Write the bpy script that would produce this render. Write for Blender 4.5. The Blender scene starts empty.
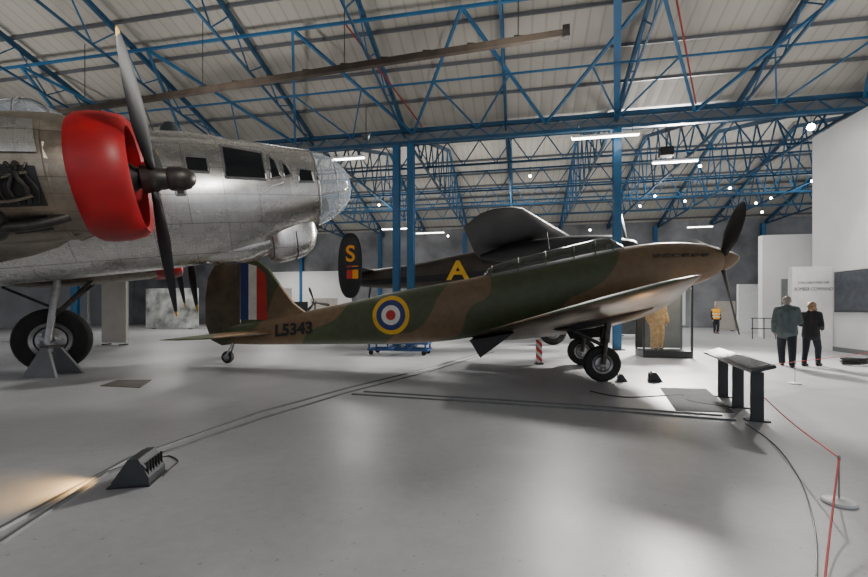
import bpy, bmesh, math, random
from mathutils import Vector, Matrix
random.seed(7)
scene = bpy.context.scene
col = scene.collection
R = math.radians
FPX=434.0; HZ=310.0; CH=1.4
def P(px,py,D): return Vector(((px-434)*D/FPX, D, CH-(py-HZ)*D/FPX))
def F(px,py,z=0.0):
    D=(CH-z)*FPX/(py-HZ); return Vector(((px-434)*D/FPX, D, z))
AN=R(11); CA=math.cos(AN); SA=math.sin(AN)
def W(u,v,z=0.0): return Vector((u*CA+v*SA, -u*SA+v*CA, z))

# ------------------------------------------------------------ materials
def mat(name,c,rough=.5,metal=0,var=0.0,scale=4.0,bump=0.0,emis=None,alpha=1.0,trans=0.0,coat=0.0):
    m=bpy.data.materials.new(name); m.use_nodes=True
    nt=m.node_tree; b=nt.nodes['Principled BSDF']
    b.inputs['Base Color'].default_value=(*c,1); b.inputs['Roughness'].default_value=rough
    b.inputs['Metallic'].default_value=metal
    if coat: b.inputs['Coat Weight'].default_value=coat
    if trans: b.inputs['Transmission Weight'].default_value=trans
    if alpha<1: b.inputs['Alpha'].default_value=alpha
    if emis:
        b.inputs['Emission Color'].default_value=(*emis[0],1); b.inputs['Emission Strength'].default_value=emis[1]
    tc=nt.nodes.new('ShaderNodeTexCoord'); n=nt.nodes.new('ShaderNodeTexNoise')
    n.inputs['Scale'].default_value=scale; n.inputs['Detail'].default_value=6
    nt.links.new(tc.outputs['Object'],n.inputs['Vector'])
    if var:
        r=nt.nodes.new('ShaderNodeValToRGB')
        r.color_ramp.elements[0].position=.3; r.color_ramp.elements[1].position=.7
        r.color_ramp.elements[0].color=(*[x*(1-var) for x in c],1)
        r.color_ramp.elements[1].color=(*[min(1,x*(1+var)) for x in c],1)
        nt.links.new(n.outputs['Fac'],r.inputs['Fac']); nt.links.new(r.outputs['Color'],b.inputs['Base Color'])
    if bump:
        bp=nt.nodes.new('ShaderNodeBump'); bp.inputs['Strength'].default_value=bump; bp.inputs['Distance'].default_value=.02
        nt.links.new(n.outputs['Fac'],bp.inputs['Height']); nt.links.new(bp.outputs['Normal'],b.inputs['Normal'])
    return m
def N(m,t): return m.node_tree.nodes.new(t)
def Lk(m,a,b): m.node_tree.links.new(a,b)
def math_node(m,op,a,b=None,c=None):
    n=N(m,'ShaderNodeMath'); n.operation=op
    for i,v in enumerate((a,b,c)):
        if v is None: continue
        if isinstance(v,(int,float)): n.inputs[i].default_value=v
        else: Lk(m,v,n.inputs[i])
    return n.outputs[0]

def floor_material():
    m=mat('polished_floor',(.3,.3,.3),.3)
    b=m.node_tree.nodes['Principled BSDF']; tc=N(m,'ShaderNodeTexCoord')
    n1=N(m,'ShaderNodeTexNoise'); n1.inputs['Scale'].default_value=.3; n1.inputs['Detail'].default_value=4
    n2=N(m,'ShaderNodeTexNoise'); n2.inputs['Scale'].default_value=9; n2.inputs['Detail'].default_value=10; n2.inputs['Roughness'].default_value=.75
    n3=N(m,'ShaderNodeTexNoise'); n3.inputs['Scale'].default_value=1.6; n3.inputs['Detail'].default_value=8; n3.inputs['Distortion'].default_value=.6
    for n in (n1,n2,n3): Lk(m,tc.outputs['Object'],n.inputs['Vector'])
    s=math_node(m,'MULTIPLY_ADD',n1.outputs['Fac'],.5,math_node(m,'MULTIPLY_ADD',n2.outputs['Fac'],.4,math_node(m,'MULTIPLY',n3.outputs['Fac'],.3)))
    r=N(m,'ShaderNodeValToRGB'); e=r.color_ramp.elements
    e[0].position=.42; e[0].color=(.32,.33,.345,1); e[1].position=.76; e[1].color=(.47,.475,.49,1)
    Lk(m,s,r.inputs['Fac'])
    v=N(m,'ShaderNodeTexNoise'); v.inputs['Scale'].default_value=22; v.inputs['Detail'].default_value=3
    Lk(m,tc.outputs['Object'],v.inputs['Vector'])
    g=math_node(m,'GREATER_THAN',v.outputs['Fac'],.69)
    mx=N(m,'ShaderNodeMixRGB'); mx.inputs['Color2'].default_value=(.2,.2,.2,1)
    Lk(m,math_node(m,'MULTIPLY',g,.6),mx.inputs['Fac']); Lk(m,r.outputs['Color'],mx.inputs['Color1'])
    Lk(m,mx.outputs['Color'],b.inputs['Base Color'])
    rr=math_node(m,'MULTIPLY_ADD',n3.outputs['Fac'],.14,.3); Lk(m,rr,b.inputs['Roughness'])
    b.inputs['Specular IOR Level'].default_value=.4
    return m
def roof_material():
    m=mat('roof_sheet',(.5,.47,.41),.6)
    b=m.node_tree.nodes['Principled BSDF']; tc=N(m,'ShaderNodeTexCoord')
    w=N(m,'ShaderNodeTexWave'); w.wave_type='BANDS'; w.bands_direction='X'; w.inputs['Scale'].default_value=.8
    Lk(m,tc.outputs['Object'],w.inputs['Vector'])
    r=N(m,'ShaderNodeValToRGB'); e=r.color_ramp.elements
    e[0].position=0; e[0].color=(.4,.375,.33,1); e[1].position=.12; e[1].color=(.5,.475,.42,1)
    Lk(m,w.outputs['Fac'],r.inputs['Fac'])
    n=N(m,'ShaderNodeTexNoise'); n.inputs['Scale'].default_value=.6; Lk(m,tc.outputs['Object'],n.inputs['Vector'])
    mx=N(m,'ShaderNodeMixRGB'); mx.blend_type='MULTIPLY'; mx.inputs['Fac'].default_value=.25
    Lk(m,r.outputs['Color'],mx.inputs['Color1']); Lk(m,n.outputs['Fac'],mx.inputs['Color2'])
    Lk(m,mx.outputs['Color'],b.inputs['Base Color'])
    bp=N(m,'ShaderNodeBump'); bp.inputs['Strength'].default_value=.08; bp.inputs['Distance'].default_value=.05
    Lk(m,w.outputs['Fac'],bp.inputs['Height']); Lk(m,bp.outputs['Normal'],b.inputs['Normal'])
    return m
def camo_material():
    m=mat('camouflage_paint',(.1,.08,.05),.5)
    b=m.node_tree.nodes['Principled BSDF']; tc=N(m,'ShaderNodeTexCoord')
    s=N(m,'ShaderNodeSeparateXYZ'); Lk(m,tc.outputs['Object'],s.inputs[0])
    n=N(m,'ShaderNodeTexNoise'); n.inputs['Scale'].default_value=.55; n.inputs['Detail'].default_value=1
    Lk(m,tc.outputs['Object'],n.inputs['Vector'])
    x=math_node(m,'MULTIPLY_ADD',s.outputs['Z'],-.9,s.outputs['X'])
    x=math_node(m,'ADD',x,math_node(m,'MULTIPLY',s.outputs['Y'],.6))
    x=math_node(m,'MULTIPLY_ADD',n.outputs['Fac'],2.2,x)
    f=math_node(m,'DIVIDE',math_node(m,'ADD',x,12.0),16.0)
    r=N(m,'ShaderNodeValToRGB'); cr=r.color_ramp; cr.interpolation='CONSTANT'
    br=(.23,.15,.082,1); gr=(.088,.108,.052,1)
    cr.elements[0].position=0; cr.elements[0].color=gr
    cr.elements[1].position=(12-8.45)/16; cr.elements[1].color=br
    for pos,c in ((-6.3,gr),(-3.9,br),(-3.0,gr),(-1.25,br),(2.9,gr)):
        e=cr.elements.new((12+pos)/16); e.color=c
    Lk(m,f,r.inputs['Fac'])
    n2=N(m,'ShaderNodeTexNoise'); n2.inputs['Scale'].default_value=7; n2.inputs['Detail'].default_value=8
    Lk(m,tc.outputs['Object'],n2.inputs['Vector'])
    mx=N(m,'ShaderNodeMixRGB'); mx.blend_type='MULTIPLY'; mx.inputs['Fac'].default_value=.5
    Lk(m,r.outputs['Color'],mx.inputs['Color1']); Lk(m,n2.outputs['Fac'],mx.inputs['Color2'])
    Lk(m,mx.outputs['Color'],b.inputs['Base Color'])
    return m
def silver_material(name,base,rough,metal=.8,lo=.88,st=.4):
    m=mat(name,base,rough,metal)
    b=m.node_tree.nodes['Principled BSDF']; tc=N(m,'ShaderNodeTexCoord')
    s=N(m,'ShaderNodeSeparateXYZ'); Lk(m,tc.outputs['Object'],s.inputs[0])
    c=N(m,'ShaderNodeCombineXYZ'); Lk(m,s.outputs['X'],c.inputs[0]); Lk(m,s.outputs['Z'],c.inputs[1])
    br=N(m,'ShaderNodeTexBrick'); br.inputs['Scale'].default_value=1.0
    br.inputs['Brick Width'].default_value=1.15; br.inputs['Row Height'].default_value=.47
    br.inputs['Mortar Size'].default_value=.004; br.inputs['Mortar Smooth'].default_value=.3
    br.inputs['Color1'].default_value=(*base,1); br.inputs['Color2'].default_value=(*[x*lo for x in base],1)
    br.inputs['Mortar'].default_value=(*[x*.35 for x in base],1)
    Lk(m,c.outputs[0],br.inputs['Vector'])
    b2=N(m,'ShaderNodeTexBrick'); b2.inputs['Scale'].default_value=1.0; b2.offset=0
    b2.inputs['Brick Width'].default_value=.19; b2.inputs['Row Height'].default_value=.157; b2.inputs['Mortar Size'].default_value=.003
    b2.inputs['Color1'].default_value=(1,1,1,1); b2.inputs['Color2'].default_value=(.95,.95,.95,1); b2.inputs['Mortar'].default_value=(.76,.76,.76,1)
    Lk(m,c.outputs[0],b2.inputs['Vector'])
    m0=N(m,'ShaderNodeMixRGB'); m0.blend_type='MULTIPLY'; m0.inputs['Fac'].default_value=1
    Lk(m,br.outputs['Color'],m0.inputs['Color1']); Lk(m,b2.outputs['Color'],m0.inputs['Color2'])
    n=N(m,'ShaderNodeTexNoise'); n.inputs['Scale'].default_value=3.5; n.inputs['Detail'].default_value=9; n.inputs['Roughness'].default_value=.7
    Lk(m,tc.outputs['Object'],n.inputs['Vector'])
    mx=N(m,'ShaderNodeMixRGB'); mx.blend_type='MULTIPLY'; mx.inputs['Fac'].default_value=st
    r=N(m,'ShaderNodeValToRGB'); r.color_ramp.elements[0].position=.3; r.color_ramp.elements[0].color=(.35,.30,.24,1); r.color_ramp.elements[1].position=.6
    Lk(m,n.outputs['Fac'],r.inputs['Fac'])
    Lk(m,m0.outputs['Color'],mx.inputs['Color1']); Lk(m,r.outputs['Color'],mx.inputs['Color2'])
    Lk(m,mx.outputs['Color'],b.inputs['Base Color'])
    rr=math_node(m,'MULTIPLY_ADD',n.outputs['Fac'],.25,rough-.12); Lk(m,rr,b.inputs['Roughness'])
    return m

M=dict(
 floor=floor_material(), roof=roof_material(), camo=camo_material(),
 silver=silver_material('bare_aluminium',(.78,.77,.75),.27,.92,.86,.2),
 dirty=silver_material('stained_aluminium',(.5,.44,.36),.38,.8,.55,.75),
 bronze=mat('worn_dark_underside',(.13,.095,.065),.4,.5,.55,2.2),
 blue=mat('blue_steel_paint',(.022,.12,.26),.45,0,.15,2),
 dblue=mat('deep_blue_steel_paint',(.016,.075,.155),.45,0,.15,2),
 purlin=mat('grey_purlin_steel',(.12,.125,.14),.6),
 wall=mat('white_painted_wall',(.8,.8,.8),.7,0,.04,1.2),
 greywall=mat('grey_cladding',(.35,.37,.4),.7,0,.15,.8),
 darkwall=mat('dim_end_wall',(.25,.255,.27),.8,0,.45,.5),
 red=mat('red_cowl_paint',(.38,.006,.01),.42,0,.25,3),
 black=mat('matt_black_paint',(.015,.015,.017),.5,0,.3,6),
 night=mat('night_bomber_black',(.012,.012,.013),.55,0,.3,2),
 brown=mat('bomber_brown',(.055,.042,.032),.6,0,.3,1.5),
 rubber=mat('tyre_rubber',(.018,.018,.018),.75,0,.3,8),
 steel=mat('oiled_steel',(.4,.4,.4),.35,.8,.2,8),
 dsteel=mat('dark_engine_metal',(.07,.065,.06),.45,.7,.4,9),
 glassd=mat('dark_cockpit_glass',(.012,.014,.016),.08,0),
 glassn=mat('clear_nose_perspex',(.65,.72,.8),.05,0,alpha=.32),
 glassc=mat('clear_canopy_perspex',(.1,.11,.1),.06,0,alpha=.6),
 yellow=mat('yellow_paint',(.8,.46,.02),.5,0,.1,6),
 rblue=mat('roundel_blue',(.02,.04,.17),.5,0,.1,6),
 rwhite=mat('roundel_white',(.75,.72,.66),.5,0,.1,6),
 rred=mat('insignia_red',(.5,.025,.02),.5,0,.1,6),
 orange=mat('orange_code_paint',(.85,.33,.02),.5),
 lamp=mat('lit_tube',(1,1,1),.4,emis=((1,.97,.92),14)),
 lampw=mat('lit_spot_lens',(1,1,1),.4,emis=((1,.95,.85),40)),
 white=mat('white_plastic',(.8,.8,.8),.4,0,.05,5),
 dgrey=mat('dark_grey_plastic',(.035,.04,.045),.4,0,.1,5),
 mgrey=mat('grey_panel',(.2,.21,.22),.5,0,.1,3),
 mat_=mat('dark_floor_mat',(.1,.105,.11),.9,0,.15,5),
 rope=mat('red_cord',(.6,.02,.02),.6,0,.1,30),
 pipe=mat('red_pipe_paint',(.3,.03,.03),.5),
 rail=mat('brown_track_metal',(.075,.058,.045),.5,.3,.3,3),
 cable=mat('grey_cable_cover',(.13,.135,.14),.5,0,.2,5),
 bcable=mat('black_cable',(.02,.02,.02),.5),
 screen=mat('dark_screen',(.05,.06,.08),.25,0,.3,5),
 ply=mat('cream_board',(.5,.47,.42),.6,0,.1,2),
 skin=mat('skin',(.5,.3,.22),.55), teal=mat('grey_teal_jacket_cloth',(.085,.11,.115),.85,0,.12,6),
 navy=mat('navy_trouser_cloth',(.015,.018,.028),.85,0,.1,12), blackcloth=mat('black_coat_cloth',(.022,.022,.025),.9,0,.1,12),
 greyhair=mat('grey_hair',(.26,.23,.21),.7,0,.3,40), blond=mat('fair_hair',(.35,.23,.13),.7,0,.3,40), brownhair=mat('brown_hair',(.08,.05,.03),.7),
 hivis=mat('high_visibility_cloth',(.9,.42,.02),.7,emis=((.9,.4,.02),.1)), flight=mat('tan_flying_suit_cloth',(.5,.28,.07),.85,0,.4,10),  # vest cloth is given a faint glow of its own
 shoe=mat('shoe_leather',(.015,.012,.01),.5), textgrey=mat('grey_print',(.1,.11,.13),.6),
 eye=mat('eye',(.03,.02,.02),.2),
 mural=mat('grey_mural_print',(.42,.43,.42),.6,0,.8,1.1),
)

# ------------------------------------------------------------ mesh helpers
def newbm(): return bmesh.new()
def obj(name,bm,m,parent=None,smooth=True,label=None,sharp=.65):
    bmesh.ops.recalc_face_normals(bm,faces=bm.faces)
    if smooth:
        for f in bm.faces: f.smooth=True
        for e in bm.edges:
            if len(e.link_faces)==2 and e.calc_face_angle(0)>sharp: e.smooth=False
    me=bpy.data.meshes.new(name); bm.to_mesh(me); bm.free()
    for q in (m if isinstance(m,(list,tuple)) else [m]): me.materials.append(q)
    o=bpy.data.objects.new(name,me); col.objects.link(o)
    if parent is not None: o.parent=parent
    if label: o['label']=label
    return o
def tag(o,label,cat,group=None):
    o['label']=label; o['category']=cat
    if group: o['group']=group
    return o
def thing(name,label,cat,loc=(0,0,0),rot=(0,0,0),group=None):
    o=bpy.data.objects.new(name,None); col.objects.link(o); o.empty_display_size=.2
    o.location=loc; o.rotation_euler=rot
    return tag(o,label,cat,group)
def struct(o): o['kind']='structure'; return o
def box(bm,c,s,rot=None):
    m=Matrix.Translation(Vector(c))
    if rot is not None: m=m@rot
    m=m@Matrix.Diagonal((s[0],s[1],s[2],1))
    return bmesh.ops.create_cube(bm,size=1,matrix=m)['verts']
def bevbox(bm,c,s,bev=.01,rot=None):
    t=bmesh.new(); box(t,c,s,rot)
    bmesh.ops.bevel(t,geom=list(t.edges),offset=bev,segments=2,affect='EDGES',profile=.5)
    me=bpy.data.meshes.new('tmp'); t.to_mesh(me); t.free(); bm.from_mesh(me); bpy.data.meshes.remove(me)
def frame(d,up=Vector((0,0,1))):
    d=Vector(d).normalized()
    if abs(d.dot(up))>.98: up=Vector((0,1,0)) if abs(d.y)<.9 else Vector((1,0,0))
    a=d.cross(up).normalized(); b=a.cross(d).normalized(); return a,b
def beam(bm,p,q,w,h=None):
    h=h or w; p=Vector(p); q=Vector(q); a,b=frame(q-p); r=[]
    for c in (p,q): r.append([bm.verts.new(c+a*sx*w/2+b*sy*h/2) for sx,sy in ((-1,-1),(1,-1),(1,1),(-1,1))])
    for i in range(4): bm.faces.new((r[0][i],r[0][(i+1)%4],r[1][(i+1)%4],r[1][i]))
    bm.faces.new(r[0][::-1]); bm.faces.new(r[1])
def ring(bm,c,a,b,ra,rb,seg): return [bm.verts.new(c+a*math.cos(2*math.pi*i/seg)*ra+b*math.sin(2*math.pi*i/seg)*rb) for i in range(seg)]
def skinrings(bm,rs,cap=True,mi=None):
    for r0,r1 in zip(rs,rs[1:]):
        n=len(r0)
        for i in range(n):
            f=bm.faces.new((r0[i],r0[(i+1)%n],r1[(i+1)%n],r1[i]))
            if mi is not None: f.material_index=mi
    if cap:
        bm.faces.new(rs[0][::-1]); bm.faces.new(rs[-1])
def tube(bm,p,q,r,r2=None,seg=12):
    p=Vector(p);q=Vector(q);a,b=frame(q-p); r2=r if r2 is None else r2
    skinrings(bm,[ring(bm,p,a,b,r,r,seg),ring(bm,q,a,b,r2,r2,seg)])
def lathe(bm,prof,c,ax,seg=32,cap=True):
    c=Vector(c); ax=Vector(ax).normalized(); a,b=frame(ax)
    skinrings(bm,[ring(bm,c+ax*h,a,b,max(r,.0005),max(r,.0005),seg) for r,h in prof],cap)
def smoothpath(pts,k=8):
    pts=[Vector(p) for p in pts]; out=[]
    for i in range(len(pts)-1):
        p0=pts[max(i-1,0)];p1=pts[i];p2=pts[i+1];p3=pts[min(i+2,len(pts)-1)]
        for j in range(k):
            t=j/k
            out.append(.5*((2*p1)+(p2-p0)*t+(2*p0-5*p1+4*p2-p3)*t*t+(3*p1-p0-3*p2+p3)*t**3))
    out.append(pts[-1]); return out
def pathtube(bm,pts,r,seg=8,k=8,rz=None):
    pts=smoothpath(pts,k) if k>1 else [Vector(p) for p in pts]
    rs=[]
    for i,p in enumerate(pts):
        d=(pts[min(i+1,len(pts)-1)]-pts[max(i-1,0)]); a,b=frame(d); rs.append(ring(bm,p,a,b,r,rz or r,seg))
    skinrings(bm,rs)
def strip(bm,pts,w,h,k=1):
    pts=smoothpath(pts,k) if k>1 else [Vector(p) for p in pts]; rs=[]
    for i,p in enumerate(pts):
        d=(pts[min(i+1,len(pts)-1)]-pts[max(i-1,0)]).normalized(); a=Vector((d.y,-d.x,0)).normalized()
        rs.append([bm.verts.new(p+a*w/2),bm.verts.new(p+a*w/3+Vector((0,0,h))),bm.verts.new(p-a*w/3+Vector((0,0,h))),bm.verts.new(p-a*w/2)])
    skinrings(bm,rs)
def prism(bm,pts,off):
    off=Vector(off); a=[bm.verts.new(Vector(p)) for p in pts]; b=[bm.verts.new(Vector(p)+off) for p in pts]; n=len(a)
    bm.faces.new(a[::-1]); bm.faces.new(b)
    for i in range(n): bm.faces.new((a[i],a[(i+1)%n],b[(i+1)%n],b[i]))
class Loft:
    def __init__(s,st,n=2.3,yc=0): s.st=sorted(st); s.n=n; s.yc=yc
    def at(s,x):
        st=s.st
        if x<=st[0][0]: return st[0][1:]
        if x>=st[-1][0]: return st[-1][1:]
        for i in range(len(st)-1):
            if st[i][0]<=x<=st[i+1][0]: break
        x0,x1=st[i][0],st[i+1][0]; t=(x-x0)/(x1-x0); res=[]
        for k in (1,2,3):
            y0,y1=st[i][k],st[i+1][k]
            def sl(j):
                if j<=0 or j>=len(st)-1:
                    a=max(0,min(j,len(st)-2)); return (st[a+1][k]-st[a][k])/(st[a+1][0]-st[a][0])
                d0=(st[j][k]-st[j-1][k])/(st[j][0]-st[j-1][0]); d1=(st[j+1][k]-st[j][k])/(st[j+1][0]-st[j][0])
                return 0 if d0*d1<=0 else 2*d0*d1/(d0+d1)
            m0,m1=sl(i)*(x1-x0),sl(i+1)*(x1-x0)
            res.append((2*t**3-3*t*t+1)*y0+(t**3-2*t*t+t)*m0+(-2*t**3+3*t*t)*y1+(t**3-t*t)*m1)
        return res
    def y(s,x,z):
        zc,hh,hw=s.at(x); q=min(1,abs((z-zc)/hh)); return hw*(max(0,1-q**s.n))**(1/s.n)
    def build(s,bm,xa,xb,k=4,seg=36,cap=True,grow=0):
        xs=[xa]
        kn=[p[0] for p in s.st if xa<p[0]<xb]+[xb]
        for q in kn:
            x0=xs[-1]
            for j in range(1,k+1): xs.append(x0+(q-x0)*j/k)
        rs=[]
        for x in xs:
            zc,hh,hw=s.at(x); hh+=grow; hw+=grow; r=[]
            for i in range(seg):
                a=2*math.pi*i/seg; c,sn=math.cos(a),math.sin(a)
                r.append(bm.verts.new((x,s.yc+hw*math.copysign(abs(c)**(2/s.n),c),zc+hh*math.copysign(abs(sn)**(2/s.n),sn))))
            rs.append(r)
        skinrings(bm,rs,cap)
def decal(bm,L,corners,nx=8,nz=6,off=.008,side=-1):
    (a,b,c,d)=corners; g=[]
    for j in range(nz+1):
        row=[]
        for i in range(nx+1):
            u=i/nx;v=j/nz
            x=(1-v)*((1-u)*a[0]+u*b[0])+v*((1-u)*d[0]+u*c[0]); z=(1-v)*((1-u)*a[1]+u*b[1])+v*((1-u)*d[1]+u*c[1])
            row.append(bm.verts.new((x,side*(L.y(x,z)+off)+L.yc,z)))
        g.append(row)
    for j in range(nz):
        for i in range(nx): bm.faces.new((g[j][i],g[j][i+1],g[j+1][i+1],g[j+1][i]))
def annulus(bm,L,x0,z0,r0,r1,off,seg=48,rad=3):
    g=[]
    for j in range(rad+1):
        r=r0+(r1-r0)*j/rad; row=[]
        for i in range(seg):
            a=2*math.pi*i/seg; x=x0+r*math.cos(a); z=z0+r*math.sin(a)
            row.append(bm.verts.new((x,-(L.y(x,z)+off),z)))
        g.append(row)
    for j in range(rad):
        for i in range(seg): bm.faces.new((g[j][i],g[j][(i+1)%seg],g[j+1][(i+1)%seg],g[j+1][i]))
def textbm(s,size,extr=0.0,align='CENTER',bold=0.0):
    cu=bpy.data.curves.new('t','FONT'); cu.body=s; cu.size=size; cu.extrude=extr; cu.align_x=align; cu.align_y='CENTER'; cu.offset=bold
    o=bpy.data.objects.new('t',cu); col.objects.link(o); bpy.context.view_layer.update()
    me=bpy.data.meshes.new_from_object(o.evaluated_get(bpy.context.evaluated_depsgraph_get()))
    bm=bmesh.new(); bm.from_mesh(me); bpy.data.objects.remove(o); bpy.data.meshes.remove(me); bpy.data.curves.remove(cu)
    return bm
def airfoil(th,n=14):
    xs=[(1-math.cos(math.pi*i/n))/2 for i in range(n+1)]
    T=lambda x:5*th*(.2969*math.sqrt(x)-.126*x-.3516*x*x+.2843*x**3-.1036*x**4)
    up=[(x,T(x)*1.15) for x in xs]; lo=[(x,-T(x)*.85) for x in xs[1:-1]][::-1]
    return up+lo
def wing(bm,secs,under=None):
    rs=[]
    for y,x,z,c,th,inc in secs:
        r=[]
        for X,Z in airfoil(th): 
            r.append(bm.verts.new((x-c*X*math.cos(inc)+c*Z*math.sin(inc), y, z-c*X*math.sin(inc)+c*Z*math.cos(inc))))
        rs.append(r)
    skinrings(bm,rs)
    if under is not None:
        n=28; bm.faces.ensure_lookup_table()
        for i in range((len(secs)-1)*n):
            if i%n>=14: bm.faces[i].material_index=under
def fin(bm,pts,yc,th,n=1):
    cx=sum(p[0] for p in pts)/len(pts); cz=sum(p[1] for p in pts)/len(pts)
    rs=[]
    for k,(s,o) in enumerate(((.93,-1),(1,0),(.93,1))):
        rs.append([bm.verts.new((cx+(p[0]-cx)*s,yc+o*th/2,cz+(p[1]-cz)*s)) for p in pts])
    skinrings(bm,rs)
def blade(bm,Rr,cmax,tipfrac=.9,root=.1,hand=1,tw0=62,tw1=18):
    rs=[];n=24; rr=[]
    for i in range(n+1):
        f=root+(1-root)*i/n; r=f*Rr
        c=cmax*(.38+.62*min(1,(f-root)/.35)) if f<.6 else cmax*math.sqrt(max(.03,1-((f-.6)/.405)**2.6))
        t=max(.012,.09*(1-f)) if f>root+.04 else .11
        tw=R(tw0+(tw1-tw0)*f)*hand; cd=Vector((math.sin(tw),math.cos(tw),0)); td=Vector((math.cos(tw),-math.sin(tw),0))
        rs.append([bm.verts.new(Vector((0,0,r))+cd*math.cos(2*math.pi*k/10)*c/2+td*math.sin(2*math.pi*k/10)*t/2) for k in range(10)]); rr.append(f)
    for i,(r0,r1) in enumerate(zip(rs,rs[1:])):
        for k in range(10):
            f=bm.faces.new((r0[k],r0[(k+1)%10],r1[(k+1)%10],r1[k])); f.material_index=1 if rr[i]>=tipfrac else 0
    bm.faces.new(rs[0][::-1]); f=bm.faces.new(rs[-1]); f.material_index=1
def propeller(parent,loc,tilt,Rr,cmax,phis,hubmat,blademat,tipmat,dome,tipfrac=.9,hand=1,tw0=62,tw1=18):
    bm=newbm(); lathe(bm,dome,(0,0,0),(1,0,0),28)
    h=obj('propeller_hub',bm,hubmat,parent); h.location=loc; h.rotation_euler=(0,-tilt,0)
    me=None
    for p in phis:
        if me is None:
            bm=newbm(); blade(bm,Rr,cmax,tipfrac,.1,hand,tw0,tw1); b=obj('propeller_blade',bm,[blademat,tipmat],h); me=b.data
        else:
            b=bpy.data.objects.new('propeller_blade',me); col.objects.link(b); b.parent=h
        b.rotation_euler=(R(p),0,0)
    return h
def wheel(parent,c,r,w,name='wheel',hubm=None):
    bm=newbm(); k=w/2
    lathe(bm,[(r*.5,-k*.75),(r*.8,-k),(r*.93,-k*.85),(r,-k*.4),(r,k*.4),(r*.93,k*.85),(r*.8,k),(r*.5,k*.75)],c,(0,1,0),36)
    t=obj(name,bm,M['rubber'],parent)
    bm=newbm(); lathe(bm,[(r*.15,-k*1.15),(r*.2,-k*.95),(r*.42,-k*.72),(r*.54,-k*.9),(r*.56,-k*.8),(r*.56,k*.8),(r*.54,k*.9),(r*.42,k*.72),(r*.15,k*1.1)],c,(0,1,0),28)
    for i in range(8):
        a=2*math.pi*i/8; tube(bm,Vector(c)+Vector((math.cos(a)*r*.3,-k*.95,math.sin(a)*r*.3)),Vector(c)+Vector((math.cos(a)*r*.3,-k*.7,math.sin(a)*r*.3)),r*.05,seg=8)
    obj('wheel_hub',bm,hubm or M['steel'],t)
    return t

# ------------------------------------------------------------ setting
VAL=16.45
bm=newbm(); box(bm,(0,0,-.05),(120,120,.1)); f=obj('floor',bm,M['floor'],smooth=False); struct(f)
def uvobj(name,bm,m): o=obj(name,bm,m,smooth=False); o.rotation_euler=(0,0,-AN); return o
SL=.30; RZ=8.55
rz=RZ+SL*14; rz2=RZ+SL*10.75
bm=newbm()
prof=[(-9,RZ+SL*2.5),(VAL-14,rz),(VAL,RZ),(VAL+10.75,rz2),(VAL+21.5,RZ)]
va=[[bm.verts.new((u,v,z)) for v,z in prof] for u in (-40,24)]
for i in range(len(prof)-1): bm.faces.new((va[0][i],va[0][i+1],va[1][i+1],va[1][i]))
struct(uvobj('ceiling',bm,M['roof']))
def wallbox(name,u0,u1,v0,v1,z0,z1,m):
    bm=newbm(); box(bm,((u0+u1)/2,(v0+v1)/2,(z0+z1)/2),(u1-u0,v1-v0,z1-z0)); return struct(uvobj(name,bm,m))
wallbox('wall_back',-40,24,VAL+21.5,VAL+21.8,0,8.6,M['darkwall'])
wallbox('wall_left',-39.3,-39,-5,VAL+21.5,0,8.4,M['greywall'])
wallbox('wall_right',10.6,10.9,3,18.3,0,7.7,M['wall'])
wallbox('wall_right_return',10.9,23,18.0,18.3,0,7.7,M['wall'])
wallbox('wall_far_right',12.5,17.0,25.5,25.9,0,5.3,M['wall'])
wallbox('baseboard_right',10.55,10.6,3,18.3,0,.15,M['mgrey'])
bm=newbm(); box(bm,(13.9,25.46,1.5),(1.1,.08,3.0)); struct(uvobj('door_1',bm,M['mgrey']))
k=0
for i in range(1,11):
    v=VAL-1.35*i; k+=1; bm=newbm(); beam(bm,(-38,v,RZ+SL*(VAL-v)-.08),(22,v,RZ+SL*(VAL-v)-.08),.05,.1); struct(uvobj('trim_%d'%k,bm,M['purlin']))
for i in range(1,8):
    v=VAL+10.75+1.45*i; z=rz2-SL*(v-VAL-10.75)-.08; k+=1; bm=newbm(); beam(bm,(-38,v,z),(22,v,z),.06,.12); struct(uvobj('trim_%d'%k,bm,M['purlin']))
def truss(name,label,group,top,bot,nodes_t,nodes_b,u0,w1=.1,w2=.06,w3=.035):
    t=thing(name,label,'roof truss',W(u0,VAL,0),(0,0,-AN),group)
    bm=newbm()
    for p,q in zip(top,top[1:]): beam(bm,(0,p[0],p[1]),(0,q[0],q[1]),w1,w1*1.5)
    obj('top_chord',bm,M['dblue'],t,False)
    bm=newbm()
    for p,q in zip(bot,bot[1:]): beam(bm,(0,p[0],p[1]),(0,q[0],q[1]),w2)
    obj('bottom_chord',bm,M['dblue'],t,False)
    bm=newbm()
    for a,b in zip(nodes_t,nodes_b): beam(bm,(0,*a),(0,*b),w3)
    for a,b in zip(nodes_t[1:],nodes_b): beam(bm,(0,*a),(0,*b),w3)
    obj('web_bracing',bm,M['blue'],t,False)
    return t
def copytree(o,loc,label=None,group=None,rot=None):
    r=o.copy(); col.objects.link(r); r.location=loc
    if rot is not None: r.rotation_euler=rot
    if label: r['label']=label
    if group: r['group']=group
    for c in list(o.children):
        d=c.copy(); col.objects.link(d); d.parent=r
        for e in list(c.children):
            g=e.copy(); col.objects.link(g); g.parent=d
    return r
zt=lambda y:RZ-.26+SL*(-y)
zb=lambda y:8.05+.16*(-y)
nt_=[(-i*1.7-.2,zt(-i*1.7-.2)) for i in range(9)]; nb_=[(-i*1.7-1.0,zb(-i*1.7-1.0)) for i in range(8)]+[(-14,zb(-14))]
T1=truss('roof_truss','blue steel lattice roof truss under the near cream roof slope','near roof trusses',[(0,zt(0)),(-14,zt(-14))],[(0,zb(0)),(-14,zb(-14))],nt_,nb_,3.4-3.85*9)
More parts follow.
